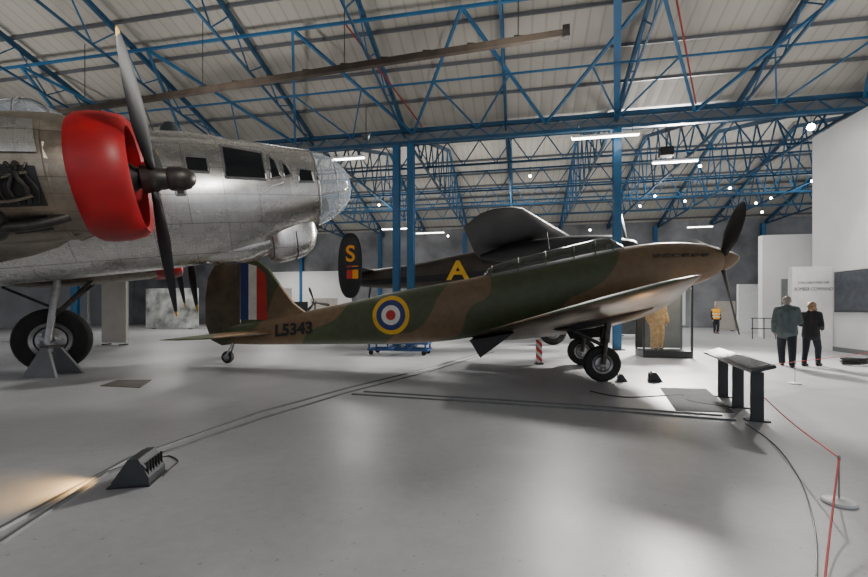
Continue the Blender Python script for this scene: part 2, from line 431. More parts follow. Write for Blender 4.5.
for kk in range(-8,5): copytree(T1,W(3.4+3.85*kk,VAL,0))
def zt2(y): return (RZ-.28+SL*y) if y<10.75 else (RZ-.28+SL*(21.5-y))
nt_=[(i*1.65+.1,zt2(i*1.65+.1)) for i in range(14)]; nb_=[(min(21.4,i*1.65+.9),8.1) for i in range(14)]
T2=truss('roof_truss','blue steel lattice roof truss under the far roof span','far roof trusses',[(0,zt2(0)),(10.75,zt2(10.75)),(21.5,zt2(21.5))],[(0,8.1),(21.5,8.1)],nt_,nb_,3.4-3.85*9,.13,.09,.055)
for kk in range(-8,5): copytree(T2,W(3.4+3.85*kk,VAL,0))
g=thing('valley_girder','long blue twin-chord lattice girder carried on the blue columns','girder',W(0,VAL-.25,0),(0,0,-AN))
bm=newbm(); beam(bm,(-38,0,8.28),(22,0,8.28),.16,.12); obj('top_chord',bm,M['dblue'],g,False)
bm=newbm(); beam(bm,(-38,0,7.82),(22,0,7.82),.16,.12); obj('bottom_chord',bm,M['dblue'],g,False)
bm=newbm(); box(bm,(-8,.12,8.05),(60,.04,.32)); obj('fascia_strip',bm,M['mgrey'],g,False,label='grey strip between the chords')
bm=newbm()
for i in range(58): beam(bm,(-36+i,-.02,7.85),(-35.5+i,-.02,8.24),.03); beam(bm,(-35.5+i,-.02,8.24),(-35+i,-.02,7.85),.03)
obj('web_bracing',bm,M['blue'],g,False)
g=thing('roof_bracing','inclined blue zigzag bracing hung below the near roof slope','girder',W(0,VAL-.4,0),(0,0,-AN))
bm=newbm()
for i in range(-8,4):
    ub=.96+4.88*i; top=lambda u:(u,-4.6,zt(-5.0)-.35)
    beam(bm,(ub,0,8.1),top(ub+2.44),.08); beam(bm,top(ub+2.44),(ub+4.88,0,8.1),.08)
    a_=(ub+1.22,-2.3,zt(-2.6)-.3); b_=(ub+3.66,-2.3,zt(-2.6)-.3)
    beam(bm,a_,(ub+2.44,0,8.1),.045); beam(bm,b_,(ub+2.44,0,8.1),.045)
obj('diagonal_braces',bm,M['blue'],g,False)
bm=newbm(); beam(bm,(3.4,.15,8.2),(2.3,-5.2,zt(-5.2)-.25),.2,.16); obj('valley_strut',bm,M['blue'],g,False,label='thick strut rising from the single column head')
bm=newbm(); beam(bm,(-38,-4.6,zt(-5.0)-.35),(22,-4.6,zt(-5.0)-.35),.07); obj('upper_rail',bm,M['blue'],g,False)
bm=newbm(); beam(bm,(-38,-2.3,zt(-2.6)-.3),(22,-2.3,zt(-2.6)-.3),.05); obj('middle_rail',bm,M['blue'],g,False)
for n_,(v,zz,lb) in enumerate(((VAL+3.5,8.1,'nearest'),(VAL+8,8.1,'second nearest'),(VAL+11.5,8.1,'third nearest'),(VAL+15,8.1,'farthest'))):
    g=thing('cross_girder','%s of the four thin blue lattice girders crossing the far span'%lb,'girder',W(0,v,0),(0,0,-AN),'far cross girders')
    bm=newbm(); beam(bm,(-38,0,zz+1.1),(22,0,zz+1.1),.08); obj('top_chord',bm,M['dblue'],g,False)
    bm=newbm(); beam(bm,(-38,0,zz),(22,0,zz),.08); obj('bottom_chord',bm,M['dblue'],g,False)
    bm=newbm()
    for i in range(38): beam(bm,(-37+i*1.5,0,zz),(-36.25+i*1.5,0,zz+1.1),.045); beam(bm,(-36.25+i*1.5,0,zz+1.1),(-35.5+i*1.5,0,zz),.045)
    obj('web_bracing',bm,M['blue'],g,False)
def column(u,v,label,h=7.74,group=None,w=.26):
    t=thing('steel_column',label,'column',W(u,v,0),(0,0,-AN),group)
    bm=newbm(); 
    box(bm,(0,-w/2+.02,h/2),(w,.03,h)); box(bm,(0,w/2-.02,h/2),(w,.03,h)); box(bm,(0,0,h/2),(w*.45,w-.06,h)); obj('shaft',bm,M['blue'],t,False)
    bm=newbm(); box(bm,(0,0,.02),(w*1.8,w*1.8,.04)); obj('base_plate',bm,M['dgrey'],t,False)
    return t
column(-4.62,VAL-.25,'left one of the close pair of blue steel columns')
column(-4.05,VAL-.25,'right one of the close pair of blue steel columns')
column(3.4,VAL-.25,'single blue steel column rising behind the camouflaged aircraft cockpit')
column(-19.7,VAL-.25,'blue steel column beside grey board under the silver bomber')
for u in (-20,-12.3,-4.6,3.1,10.8,18.5): column(u,VAL+21.2,'blue steel column standing along the far end wall',8.1,'end wall columns',.3)

t=thing('overhead_track','long brown metal track hanging across the near roof','overhead track',(0,0,0))
p,q=P(568,33,9.75),P(60,112,13.7); q=p+(q-p)*1.25
q.z=p.z
bm=newbm(); beam(bm,p,q,.12,.15); obj('track_rail',bm,M['rail'],t,False)
d=(q-p).normalized()
bm=newbm(); beam(bm,p-d*.04+Vector((0,0,.02)),p+d*.12+Vector((0,0,.02)),.18,.26); obj('end_plate',bm,M['dsteel'],t,False)
me=None
for i in range(1,16):
    if me is None:
        bm=newbm(); beam(bm,Vector((0,0,.06)),Vector((0,0,.12)),.2,.05); cl=obj('clamp',bm,M['dsteel'],t,False); me=cl.data
    else: cl=bpy.data.objects.new('clamp',me); col.objects.link(cl); cl.parent=t
    cl.location=p+d*i*1.1
for i in (1,5,9,13):
    c=p+d*i*1.1; bm=newbm(); tube(bm,c,c+Vector((0,0,2.0)),.012,seg=6); obj('hanger_rod',bm,M['dsteel'],t)
for a,b,lb in ((W(3.7,11.5,9.45),W(5.75,15.7,8.2),'red sprinkler pipe descending the right of the near roof'),(W(-4.78,11.5,9.45),W(-3.5,15.7,8.2),'red sprinkler pipe descending near the paired columns')):
    bm=newbm(); tube(bm,Vector((0,0,0)),b-a,.025,seg=8); o=tag(obj('sprinkler_pipe',bm,M['pipe']),lb,'pipe'); o.location=a

def luminaire(px,py,D,L,label):
    c=P(px,py,D); t=thing('strip_light',label,'ceiling light',c,(0,0,-AN))
    bm=newbm(); bevbox(bm,(0,0,.06),(L,.16,.07),.01); obj('housing',bm,M['white'],t,False)
    bm=newbm(); tube(bm,(-L/2+.03,0,0),(L/2-.03,0,0),.035,seg=12); obj('tube',bm,M['lamp'],t)
    for s in (-1,1): 
        bm=newbm(); tube(bm,(s*L*.4,0,.08),(s*L*.4,0,.55),.008,seg=6); obj('hanger_rod',bm,M['dsteel'],t)
luminaire(605,137,14.8,2.2,'lit strip light hanging from girder right of the single blue column')
luminaire(348,159,16.9,1.4,'lit strip light above the silver bomber nose')
luminaire(675,162,17.2,1.7,'lit strip light below and right of the longest one')
for x,y,D,L,lb in ((395,229,34,2.2,'far lit strip light left of the dark wing'),(430,233,36,2.4,'small far lit strip light near the paired columns'),(700,227,33,1.8,'far lit strip light above the camouflaged nose')):
    luminaire(x,y,D,L,lb)
def spotfix(px,py,D,label,r=.07,group='small ceiling spotlights'):
    c=P(px,py,D); t=thing('ceiling_spotlight',label,'spotlight',c,(0,0,0),group)
    ax=(Vector((0,0,CH))-c); ax.z-=4; ax.normalize()
    bm=newbm(); lathe(bm,[(r*.6,-.2),(r*.75,-.15),(r*1.1,-.02),(r*1.15,.02)],(0,0,0),ax,16); obj('housing',bm,M['black'],t)
    bm=newbm(); lathe(bm,[(r,.022),(r*.9,.03)],(0,0,0),ax,16); obj('lens',bm,M['lampw'],t)
    bm=newbm(); tube(bm,-ax*.1,-ax*.1+Vector((0,0,.4)),.01,seg=6); obj('bracket',bm,M['black'],t)
spotfix(811,127,14.2,'brightest ceiling spotlight above the white right wall',.11,None)
for i,(x,y) in enumerate(((700,166),(685,201),(530,176),(756,203),(771,198),(762,212),(448,236),(640,206),(590,230),(812,181),(655,196),(379,205),(730,188))):
    spotfix(x,y,16.5+ (y-160)*.14,'small lit spotlight among the far blue trusses',.055)
t=thing('speaker_box','black box-shaped device hanging under the strip light','device',P(666,152,14.95),(0,0,-AN))
bm=newbm(); bevbox(bm,(0,0,0),(.42,.3,.3),.02); obj('housing',bm,M['black'],t,False)
bm=newbm(); tube(bm,(0,0,.15),(0,0,.915),.015,seg=6); obj('bracket',bm,M['black'],t)
t=thing('dome_camera','small dark dome camera hanging above the bomber nose','camera',P(366,136,14.5))
bm=newbm(); lathe(bm,[(.02,-.16),(.09,-.13),(.13,-.05),(.14,0)],(0,0,0),(0,0,1),16); obj('dome',bm,M['dgrey'],t)
bm=newbm(); lathe(bm,[(.15,0),(.15,.05),(.04,.08),(.015,.1),(.015,1.0)],(0,0,0),(0,0,1),16); obj('mount',bm,M['dgrey'],t)

# ------------------------------------------------------------ silver bomber
pit=R(8.4); yaw=math.atan2(.45,.89)
B=thing('bomber','large silver bomber nose with red engine cowlings on the left','aircraft',(-4.7,8.2,0),(0,-pit,yaw))
FB=Loft([(-15,4.2,.3,.25),(-10,3.8,.85,.75),(-6,3.5,1.15,1.1),(-2,3.38,1.22,1.15),(0,3.38,1.2,1.13),(.8,3.4,1.17,1.08),(1.6,3.45,1.08,.98),(2.3,3.51,.93,.86),(2.86,3.57,.8,.77),(3.15,3.6,.71,.68),(3.4,3.61,.58,.56),(3.58,3.62,.42,.41),(3.69,3.62,.24,.24),(3.73,3.62,.03,.03)],2.1)
bm=newbm(); FB.build(bm,-15,2.86,cap=False); fus=obj('fuselage',bm,M['silver'],B)
bm=newbm(); lathe(bm,[(.001,0),(.8,0),(.8,.02),(.001,.02)],(2.1,0,3.5),(1,0,0),28); obj('nose_bulkhead',bm,M['mgrey'],B)
bm=newbm(); FB.build(bm,2.86,3.73,k=6,cap=False,seg=48); nose=obj('nose_glazing',bm,M['glassn'],B,label='clear rounded glazed nose cone')
bm=newbm()
for x,r_ in ((2.87,.028),(3.3,.01)):
    zc,hh,hw=FB.at(x); pathtube(bm,[(x,math.cos(a*math.pi/12)*(hw+.005),zc+math.sin(a*math.pi/12)*(hh+.005)) for a in range(25)],r_,6,1)
for a in (60,120,200,240,300,340):
    pathtube(bm,[(x,math.cos(R(a))*(FB.at(x)[2]+.004),FB.at(x)[0]+math.sin(R(a))*(FB.at(x)[1]+.004)) for x in (2.87,3.1,3.25,3.4,3.52,3.64)],.009,6,1)
obj('nose_frame',bm,M['steel'],nose)
bm=newbm(); lathe(bm,[(.1,0),(.14,.05),(.14,.2),(.05,.26)],(2.95,-.1,3.2),(1,0,.1),16); box(bm,(2.8,-.15,3.1),(.4,.3,.25)); obj('bombsight',bm,M['dgrey'],B)
HB=Loft([(-1.4,4.13,.1,.3),(-.6,4.17,.36,.6),(.3,4.17,.49,.66),(1.1,4.14,.47,.64),(1.6,4.05,.39,.58),(2.15,3.86,.25,.4)],2.3)
bm=newbm(); HB.build(bm,-1.4,2.15); obj('cockpit_roof',bm,M['silver'],B)
def win(pts,L=FB,name='window',m=None,lab=None,off=.01,mull=()):
    bm=newbm(); decal(bm,L,pts,6,6,off); o=obj(name,bm,m or M['glassd'],B)
    if lab: o['label']=lab
    fb=newbm()
    def ln(a,b,r=.02): pathtube(fb,[(a[0]+(b[0]-a[0])*k/5,-(L.y(a[0]+(b[0]-a[0])*k/5,a[1]+(b[1]-a[1])*k/5)+off+.004),a[1]+(b[1]-a[1])*k/5) for k in range(6)],r,6,1)
    for i in range(4): ln(pts[i],pts[(i+1)%4])
    for f_ in mull:
        ln([pts[0][j]*(1-f_)+pts[1][j]*f_ for j in (0,1)],[pts[3][j]*(1-f_)+pts[2][j]*f_ for j in (0,1)],.012)
    obj('window_frame',fb,M['steel'],o)
win([(1.2,3.58),(1.88,3.56),(1.9,4.1),(1.22,4.22)],name='cockpit_window')
win([(1.97,3.58),(2.16,3.62),(2.1,3.96),(1.99,4.06)],name='cockpit_window')
win([(2.22,3.62),(2.37,3.66),(2.3,3.86),(2.2,3.94)],name='cockpit_window')
win([(.62,3.68),(.96,3.66),(.96,3.94),(.62,3.96)])
win([(2.48,3.54),(2.78,3.54),(2.76,3.78),(2.52,3.8)])
win([(.42,3.28),(.55,3.28),(.55,3.42),(.42,3.42)])
bm=newbm(); pathtube(bm,[(x,-(FB.y(x,z)+.02),z) for x,z in ((1.75,3.28),(1.95,3.42),(2.2,3.52))],.016,6,1); obj('drain_pipe',bm,M['white'],B)
CF=Loft([(1.84,2.66,.15,.3),(1.88,2.62,.4,.44),(2.1,2.62,.5,.52),(2.5,2.68,.5,.5),(2.72,2.75,.42,.42),(2.84,2.8,.2,.2)],3.6)
bm=newbm(); CF.build(bm,1.84,2.84); obj('chin_turret',bm,M['silver'],B,label='rounded box-shaped turret fairing under the nose')
for x_ in (1.9,2.35):
    bm=newbm(); zc,hh,hw=CF.at(x_); n=3.6
    pathtube(bm,[(x_,(hw+.004)*math.copysign(abs(math.cos(R(a)))**(2/n),math.cos(R(a))),zc+(hh+.004)*math.copysign(abs(math.sin(R(a)))**(2/n),math.sin(R(a)))) for a in range(180,361,12)],.012,6,1)
    obj('turret_seam',bm,M['dsteel'],B)
bm=newbm(); CF2=Loft([(.2,2.45,.05,.2),(.8,2.42,.22,.45),(1.4,2.46,.28,.45),(1.86,2.55,.25,.4)],2.4); CF2.build(bm,.2,1.86); obj('belly_fairing',bm,M['silver'],B)
for y_ in (-.2,.2):
    bm=newbm(); tube(bm,(2.75,y_,2.74),(2.95,y_,2.76),.035,.03); obj('gun_port',bm,M['dsteel'],B)
bm=newbm(); lathe(bm,[(.62,0),(.62,.12),(.55,.32),(.36,.5),(.12,.6),(.02,.62)],(-1.6,0,4.52),(0,0,1),28); tr=obj('top_turret',bm,M['glassn'],B)
bm=newbm()
for a in range(0,180,45):
    pathtube(bm,[(-1.6+math.cos(R(a))*r_,math.sin(R(a))*r_,4.52+z_) for r_,z_ in ((-.63,.1),(-.56,.32),(-.37,.5),(0,.64),(.37,.5),(.56,.32),(.63,.1))],.016,6,2)
obj('turret_frame',bm,M['steel'],tr)
bm=newbm(); lathe(bm,[(.02,.26),(.1,.24),(.16,.15),(.19,0)],(.45,0,4.62),(0,0,1),20); obj('astrodome',bm,M['dgrey'],B)
bm=newbm(); tube(bm,(.2,.2,4.6),(.1,.2,5.2),.012,seg=6); obj('aerial_mast',bm,M['dsteel'],B)
bm=newbm(); wing(bm,[(-3.75,-1.15,2.95,4.2,.17,R(2)),(-1.0,-1.0,2.8,5.2,.18,R(2))]); obj('wing',bm,M['dirty'],B)
bm=newbm(); wing(bm,[(1.0,-1.0,2.8,5.2,.18,R(2)),(3.5,-1.15,2.92,4.6,.17,R(2)),(13,-2.6,3.6,2.2,.12,R(1)),(14,-3.2,3.68,1.0,.1,0)]); obj('wing',bm,M['silver'],B)
def engine(y,z,x0=.12,toe=0):
    bm=newbm(); lathe(bm,[(.64,-.55),(.70,-.47),(.72,-.34),(.715,-.2),(.685,-.06),(.63,0),(.575,-.03),(.56,-.12),(.57,-.3),(.6,-.45)],(x0,y,z),(1,0,0),44,cap=False)
    cw=obj('engine_cowling',bm,M['red'],B,label='deep red engine cowling')
    bm=newbm(); lathe(bm,[(.58,-.45),(.5,-.4),(.24,-.35),(.2,-.12),(.12,-.02),(.1,.05)],(x0,y,z),(1,0,0),28)
    for i in range(9):
        a=2*math.pi*i/9; c=Vector((x0-.3,y+math.cos(a)*.2,z+math.sin(a)*.2)); e=Vector((x0-.3,y+math.cos(a)*.5,z+math.sin(a)*.5)); 
        for j in range(5):
            q0=c+(e-c)*(j/5); q1=c+(e-c)*(j/5+.12); tube(bm,q0,q1,.1,seg=10)
        tube(bm,c,e,.07,seg=10)
    obj('engine',bm,M['black'],cw)
    if toe:
        c=Vector((x0,y,z)); mm=Matrix.Translation(c)@Matrix.Rotation(toe,4,'Z')@Matrix.Translation(-c); cw.matrix_basis=mm
    bm=newbm()
    for i in range(20):
        a0=2*math.pi*i/20+.03; a1=2*math.pi*(i+1)/20-.03; v=[]
        for (rr,xx) in ((.62,x0-.54),(.68,x0-.68)):
            for a in (a0,a1): v.append(bm.verts.new((xx,y+math.cos(a)*rr,z+math.sin(a)*rr)))
        bm.faces.new((v[0],v[1],v[3],v[2]))
    g_=obj('cowl_gills',bm,M['dirty'],cw,False)
    s=g_.modifiers.new('s','SOLIDIFY'); s.thickness=.012
    NL=Loft([(x0-4.2,z-.1,.15,.2),(x0-3,z-.12,.5,.5),(x0-1.6,z-.02,.66,.64),(x0-.75,z,.67,.65),(x0-.45,z,.61,.6)],2.1,y)
    bm=newbm(); NL.build(bm,x0-4.2,x0-.45); nc=obj('nacelle',bm,M['dirty'],B)
    return NL,nc
NL,nc=engine(-3.3,2.97,.15,R(-3))
def nd(pts,name,m,off=.008,lab=None):
    bm=newbm(); decal(bm,NL,pts,8,8,off,-1); return obj(name,bm,m,nc,label=lab)
nd([(-1.5,2.55),(-.62,2.56),(-.64,2.92),(-1.5,2.98)],'open_bay',M['black'],.006)
bm=newbm()
random.seed(3)
for i in range(7):
    x=-1.15+i*.075; yy=lambda z:-3.3-NL.y(x,z); jj=random.uniform(-.05,.05)
    pathtube(bm,[(x,yy(2.95)-.01,2.95),(x+.03+jj,yy(2.85)-.04-.02*(i%2),2.85),(x-jj,yy(2.7)-.04,2.7),(x+.02,yy(2.58)-.01,2.58)],.01+.008*(i%3),8,3)
obj('pipework',bm,M['dsteel'],nc)
bm=newbm()
for z in (2.64,2.8): pathtube(bm,[(x,-3.3-NL.y(x,z)-.045,z+.05*math.sin(x*7+z*9)) for x in [-1.4+.1*k_ for k_ in range(8)]],.016,6,2)
obj('cross_pipes',bm,M['dirty'],nc)
nd([(-.92,3.05),(-.6,3.05),(-.62,3.42),(-.94,3.44)],'access_panel',M['silver'],.02)
nd([(-1.5,3.05),(-.98,3.05),(-.98,3.3),(-1.5,3.32)],'access_panel',M['dirty'],.02)
nd([(-.98,2.34),(-.66,2.36),(-.66,2.48),(-.98,2.46)],'intake_slot',M['black'],.012)
bm=newbm(); lathe(bm,[(.04,0),(.2,.03),(.24,.1),(.24,.2)],(-1.2,-3.75,2.3),(0,.3,1),24); obj('supercharger',bm,M['dsteel'],nc)
bm=newbm(); pathtube(bm,[(-.5,-3.7,2.47),(-.8,-3.78,2.38),(-1.25,-3.74,2.38)],.05,10,6); obj('exhaust_pipe',bm,M['dsteel'],nc)
dome=[(.16,-.12),(.17,0),(.13,.06),(.12,.14),(.14,.17),(.14,.3),(.12,.38),(.06,.44),(.01,.45)]
propeller(B,(.28,-3.32,2.95),0,1.66,.22,(52,178,298),M['dsteel'],M['black'],M['yellow'],dome,.93)
engine(3.3,2.96); propeller(B,(.32,3.3,2.96),0,1.77,.25,(40,160,280),M['dsteel'],M['black'],M['yellow'],dome,.88)
engine(6.6,3.2,-.3); propeller(B,(-.15,6.6,3.2),0,1.77,.25,(75,195,315),M['dsteel'],M['black'],M['yellow'],dome,.88)
def bgear(y):
    wz=(.72+2.65*math.sin(pit))/math.cos(pit)
    w_=wheel(B,(-2.65,y,wz),.72,.42,'main_wheel')
    bm=newbm()
    tube(bm,(-2.65,y-.34,wz),(-2.25,y-.34,2.6),.075); tube(bm,(-2.65,y-.34,wz),(-2.5,y-.34,wz+.6),.06); tube(bm,(-2.65,y-.4,wz),(-2.65,y,wz),.06)
    obj('oleo_leg',bm,M['steel'],B)
    bm=newbm(); tube(bm,(-2.5,y-.34,wz+.5),(-1.6,y-.25,2.45),.04); tube(bm,(-2.5,y-.34,wz+.5),(-1.6,y+.25,2.45),.04); tube(bm,(-2.45,y-.34,wz+.7),(-3.3,y-.1,2.4),.03); obj('drag_strut',bm,M['dsteel'],B)
bgear(3.3); bgear(-3.3)

t=thing('jack_stand','grey triangular jack stand beside the bomber main wheel','jack stand',F(48,376))
bm=newbm(); prism(bm,[(-.33,-.25,0),(.38,-.25,0),(.08,-.1,.6),(-.06,-.1,.6)],(0,.06,0)); obj('front_plate',bm,M['mgrey'],t,False)
bm=newbm(); prism(bm,[(-.33,.45,0),(.38,.45,0),(.08,.2,.6),(-.06,.2,.6)],(0,.06,0)); obj('rear_plate',bm,M['mgrey'],t,False)
bm=newbm(); box(bm,(.01,.1,.62),(.2,.4,.05)); obj('top_plate',bm,M['dsteel'],t,False)

# ------------------------------------------------------------ camouflaged aircraft
yawB=R(-10.5)
C=thing('light_bomber','brown and green camouflaged single-engined bomber with roundel in the centre','aircraft',(3.53,9.8,0),(0,0,yawB))
def st(t,top,bot,hw): return (t,(top+bot)/2,(top-bot)/2,hw)
FC=Loft([st(2.64,2.70,2.22,.24),st(2.55,2.75,2.14,.31),st(2.3,2.82,2.0,.4),st(1.6,2.87,1.78,.5),st(1.05,2.84,1.62,.53),st(.2,2.72,1.42,.56),st(-.66,2.55,1.2,.55),st(-2,2.29,.88,.53),st(-3.2,2.07,.67,.48),st(-4.44,1.86,.58,.42),st(-5.72,1.6,.55,.34),st(-7.08,1.33,.52,.26),st(-8.5,1.08,.5,.15),st(-9.3,.95,.52,.06)],2.3)
bm=newbm(); FC.build(bm,-9.3,2.64); fc=obj('fuselage',bm,M['camo'],C)
rx,rzz=-4.55,1.28
for nm,r0,r1,m_,of in (('roundel_yellow_ring',.36,.46,'yellow',.006),('roundel_blue_ring',.235,.36,'rblue',.006),('roundel_white_ring',.12,.235,'rwhite',.006),('roundel_red_disc',.002,.12,'rred',.006)):
    bm=newbm(); annulus(bm,FC,rx,rzz,r0,r1,of); obj(nm,bm,M[m_],fc)
bm=textbm('L5343',.4,bold=.016)
for v in bm.verts:
    x=-7.1+v.co.x*1.08; z=.91+v.co.y+.10*v.co.x; v.co=Vector((x,-(FC.y(x,z)+.03),z))
obj('serial_number',bm,M['black'],fc,False,label='black serial letters L5343')
top=lambda t:FC.at(t)[0]+FC.at(t)[1]
CC=Loft([(-2.4,top(-2.4)-.08,.1,.2),(-2.2,top(-2.2)-.08,.26,.3),(-1.5,top(-1.5)-.08,.32,.34),(-.5,top(-.5)-.08,.35,.36),(.2,top(.2)-.08,.37,.36),(.42,top(.42)-.06,.28,.34),(.65,top(.65)-.06,.08,.3)],2.4)
bm=newbm(); CC.build(bm,-2.4,.65,3); cn=obj('canopy',bm,M['glassc'],C)
bm=newbm()
for x in (-2.2,-1.6,-1.0,-.4,.05,.42):
    zc,hh,hw=CC.at(x); n=2.4
    pathtube(bm,[(x,(hw+.002)*math.copysign(abs(math.cos(R(a)))**(2/n),math.cos(R(a))),zc+(hh+.002)*abs(math.sin(R(a)))**(2/n)) for a in range(0,181,12)],.013,6,1)
for a in (25,155):
    pathtube(bm,[(x,(CC.at(x)[2]+.002)*math.copysign(abs(math.cos(R(a)))**(2/2.4),math.cos(R(a))),CC.at(x)[0]+(CC.at(x)[1]+.002)*abs(math.sin(R(a)))**(2/2.4)) for x in [-2.2+i*.24 for i in range(12)]],.01,6,1)
obj('canopy_frame',bm,M['camo'],cn)
bm=newbm(); tube(bm,(-.9,0,2.8),(-.95,0,3.2),.012,seg=6); obj('aerial_mast',bm,M['dgrey'],C)
bm=newbm(); fin(bm,[(-6.85,1.3),(-7.2,1.55),(-7.6,2.05),(-7.95,2.5),(-8.25,2.72),(-8.75,2.78),(-8.75,.9),(-7.5,1.05)],0,.12); fn=obj('tail_fin',bm,M['camo'],C)
bm=newbm(); fin(bm,[(-8.77,2.78),(-9.2,2.76),(-9.5,2.62),(-9.7,2.3),(-9.78,1.7),(-9.78,1.0),(-9.62,.6),(-9.3,.46),(-8.77,.53)],0,.11); obj('rudder',bm,mat('rudder_brown',(.11,.085,.055),.6,0,.35,3),C)
def flat(pts,y): 
    bm=newbm(); bm.faces.new([bm.verts.new((p[0],y,p[1])) for p in pts]); return bm
obj('fin_flash_blue',flat([(-8.72,1.15),(-8.48,1.15),(-8.48,2.6),(-8.72,2.62)],-.068),M['rblue'],fn,False)
obj('fin_flash_white',flat([(-8.48,1.15),(-8.25,1.15),(-8.25,2.54),(-8.48,2.6)],-.068),M['rwhite'],fn,False)
obj('fin_flash_red',flat([(-8.25,1.15),(-7.95,1.15),(-7.98,2.3),(-8.25,2.54)],-.068),M['rred'],fn,False)
for s in (-1,1):
    bm=newbm(); wing(bm,[(s*.05,-7.7,.84,1.75,.08,R(2)),(s*2.0,-8.05,.80,1.15,.07,R(2)),(s*2.4,-8.3,.79,.7,.06,R(2)),(s*2.55,-8.5,.79,.35,.05,0)]); obj('tailplane',bm,M['camo'],C)
tw=wheel(C,(-9.13,0,.16),.16,.13,'tail_wheel')
bm=newbm(); tube(bm,(-9.13,-.09,.16),(-8.95,-.03,.56),.025); tube(bm,(-9.13,.09,.16),(-8.95,.03,.56),.025); obj('tail_wheel_strut',bm,M['steel'],C)
for s in (-1,1):
    secs=[(s*.3,1.5,1.54,4.2,.15,R(12.3)),(s*1.2,1.44,1.67,4.12,.12,R(13.2)),(s*2.2,1.32,1.86,3.9,.075,R(14.5)),(s*2.8,1.22,1.94,3.7,.04,R(15)),(s*2.86,1.16,1.94,3.55,.015,R(15))]
    bm=newbm(); wing(bm,secs,1); w1=obj('wing',bm,[M['camo'],M['bronze']],C)
    if s<0:
        bm=newbm(); lathe(bm,[(.03,0),(.03,.02)],(-.05,-2.3,1.45),(0,0,-1),12); obj('red_lamp',bm,M['rred'],w1,label='small red lamp')
for s in (-1,1):
    bm=newbm(); ys=(s*.7,s*2.3)
    prism(bm,[(-1.7,ys[0],.98),(-2.5,ys[0],.84),(-2.3,ys[0],.52)],(0,ys[1]-ys[0],0)); obj('flap',bm,M['night'],C,False)
for s in (-1,1):
    y=s*1.3
    wheel(C,(0,y,.35),.35,.22,'main_wheel')
    for q in (-.17,.17):
        bm=newbm(); tube(bm,(0,y+q,.35),(.05,y+q,.8),.045); tube(bm,(.05,y+q,.78),(.1,y+q,1.3),.065); obj('oleo_leg',bm,M['dsteel'],C)
    bm=newbm(); tube(bm,(0,y-.2,.35),(0,y+.2,.35),.035); obj('axle',bm,M['steel'],C)
    bm=newbm(); tube(bm,(.04,y-.15,.8),(.04,y+.15,.8),.045); obj('leg_brace',bm,M['dsteel'],C)
    for q in (-.12,.12):
        bm=newbm(); tube(bm,(.03,y+q,.7),(-.85,y+q,1.15),.035); obj('drag_strut',bm,M['dsteel'],C)
    GF=Loft([(-1.1,1.12,.06,.1),(-.8,1.14,.16,.24),(-.2,1.24,.2,.28),(.4,1.38,.2,.26),(.9,1.5,.1,.16)],2.6,y)
    bm=newbm(); GF.build(bm,-1.1,.9); obj('gear_fairing',bm,M['night'],C)
    bm=newbm(); prism(bm,[(-.7,y+.3,1.1),(.2,y+.3,1.2),(.1,y+.34,.85),(-.55,y+.34,.8)],(0,.02,0)); obj('wheel_door',bm,M['night'],C,False)
for i in range(6):
    bm=newbm(); x=1.3+i*.19; z=2.55; yy=FC.y(x,z)
    pathtube(bm,[(x,-yy+.03,z),(x-.02,-yy-.06,z),(x-.13,-yy-.08,z-.02)],.03,8,4)
    obj('exhaust_stub',bm,M['dsteel'],C)
spin=[(.23,-.04),(.23,.03),(.2,.13),(.14,.24),(.07,.33),(.01,.37)]
propeller(C,(2.67,0,2.46),R(9.5),1.62,.32,(54,173,293),M['camo'],M['black'],M['black'],spin,.9,-1,38,10)

# ------------------------------------------------------------ dark bomber behind
D_=thing('night_bomber','dark brown and black bomber with orange S on its tail fin, behind','aircraft',(2.0,21.0,0),(0,0,-AN))
FD=Loft([(-6.9,2.98,.2,.15),(-5.5,2.98,.42,.36),(-3,3.08,.62,.52),(0,3.4,.82,.66),(3,3.65,.88,.72),(4.6,3.75,.75,.66),(5.5,3.75,.45,.42),(5.9,3.75,.1,.1)],2.3)
bm=newbm(); FD.build(bm,-6.9,5.9); fd=obj('fuselage',bm,M['brown'],D_)
bm=newbm(); decal(bm,FD,[(-6,2.6),(5,3.1),(5,3.5),(-6,2.85)],30,5,.01); obj('lower_side',bm,M['night'],fd)
bm=textbm('A',1.25,.02,bold=.03)
for v in bm.verts: v.co=Vector((-.75+v.co.x*1.2,-.72-v.co.z,3.22+v.co.y))
obj('code_letter',bm,M['yellow'],fd,False,label='yellow code letter on the fuselage')
bm=newbm(); CD=Loft([(1.5,4.3,.1,.3),(2.0,4.38,.32,.42),(3.6,4.42,.4,.45),(4.3,4.3,.3,.4),(4.8,4.1,.1,.3)],2.4); CD.build(bm,1.5,4.8); cd=obj('canopy',bm,M['glassc'],D_)
bm=newbm()
for x in (2.0,2.4,2.8,3.2,3.6,4.0,4.3):
    zc,hh,hw=CD.at(x); pathtube(bm,[(x,(hw+.01)*math.cos(R(a)),zc+(hh+.01)*math.sin(R(a))) for a in range(0,181,15)],.025,6,1)
obj('canopy_frame',bm,M['night'],cd)
y=-1.9
bm=newbm(); pts=[]
for i in range(28):
    a=2*math.pi*i/28; pts.append((-5.65+.6*math.copysign(abs(math.cos(a))**.8,math.cos(a)),3.47+1.52*math.copysign(abs(math.sin(a))**.85,math.sin(a))))
fin(bm,pts,y,.14); ff=obj('tail_fin',bm,M['night'],D_)
bm=textbm('S',1.05,bold=.02)
for v in bm.verts: v.co=Vector((-5.6+v.co.x,y-.09,3.98+v.co.y))
obj('code_letter',bm,M['orange'],ff,False,label='orange code letter S')
obj('fin_flash_red',flat([(-5.5,2.85),(-5.22,2.85),(-5.22,3.45),(-5.5,3.45)],y-.08),M['orange'],ff,False)
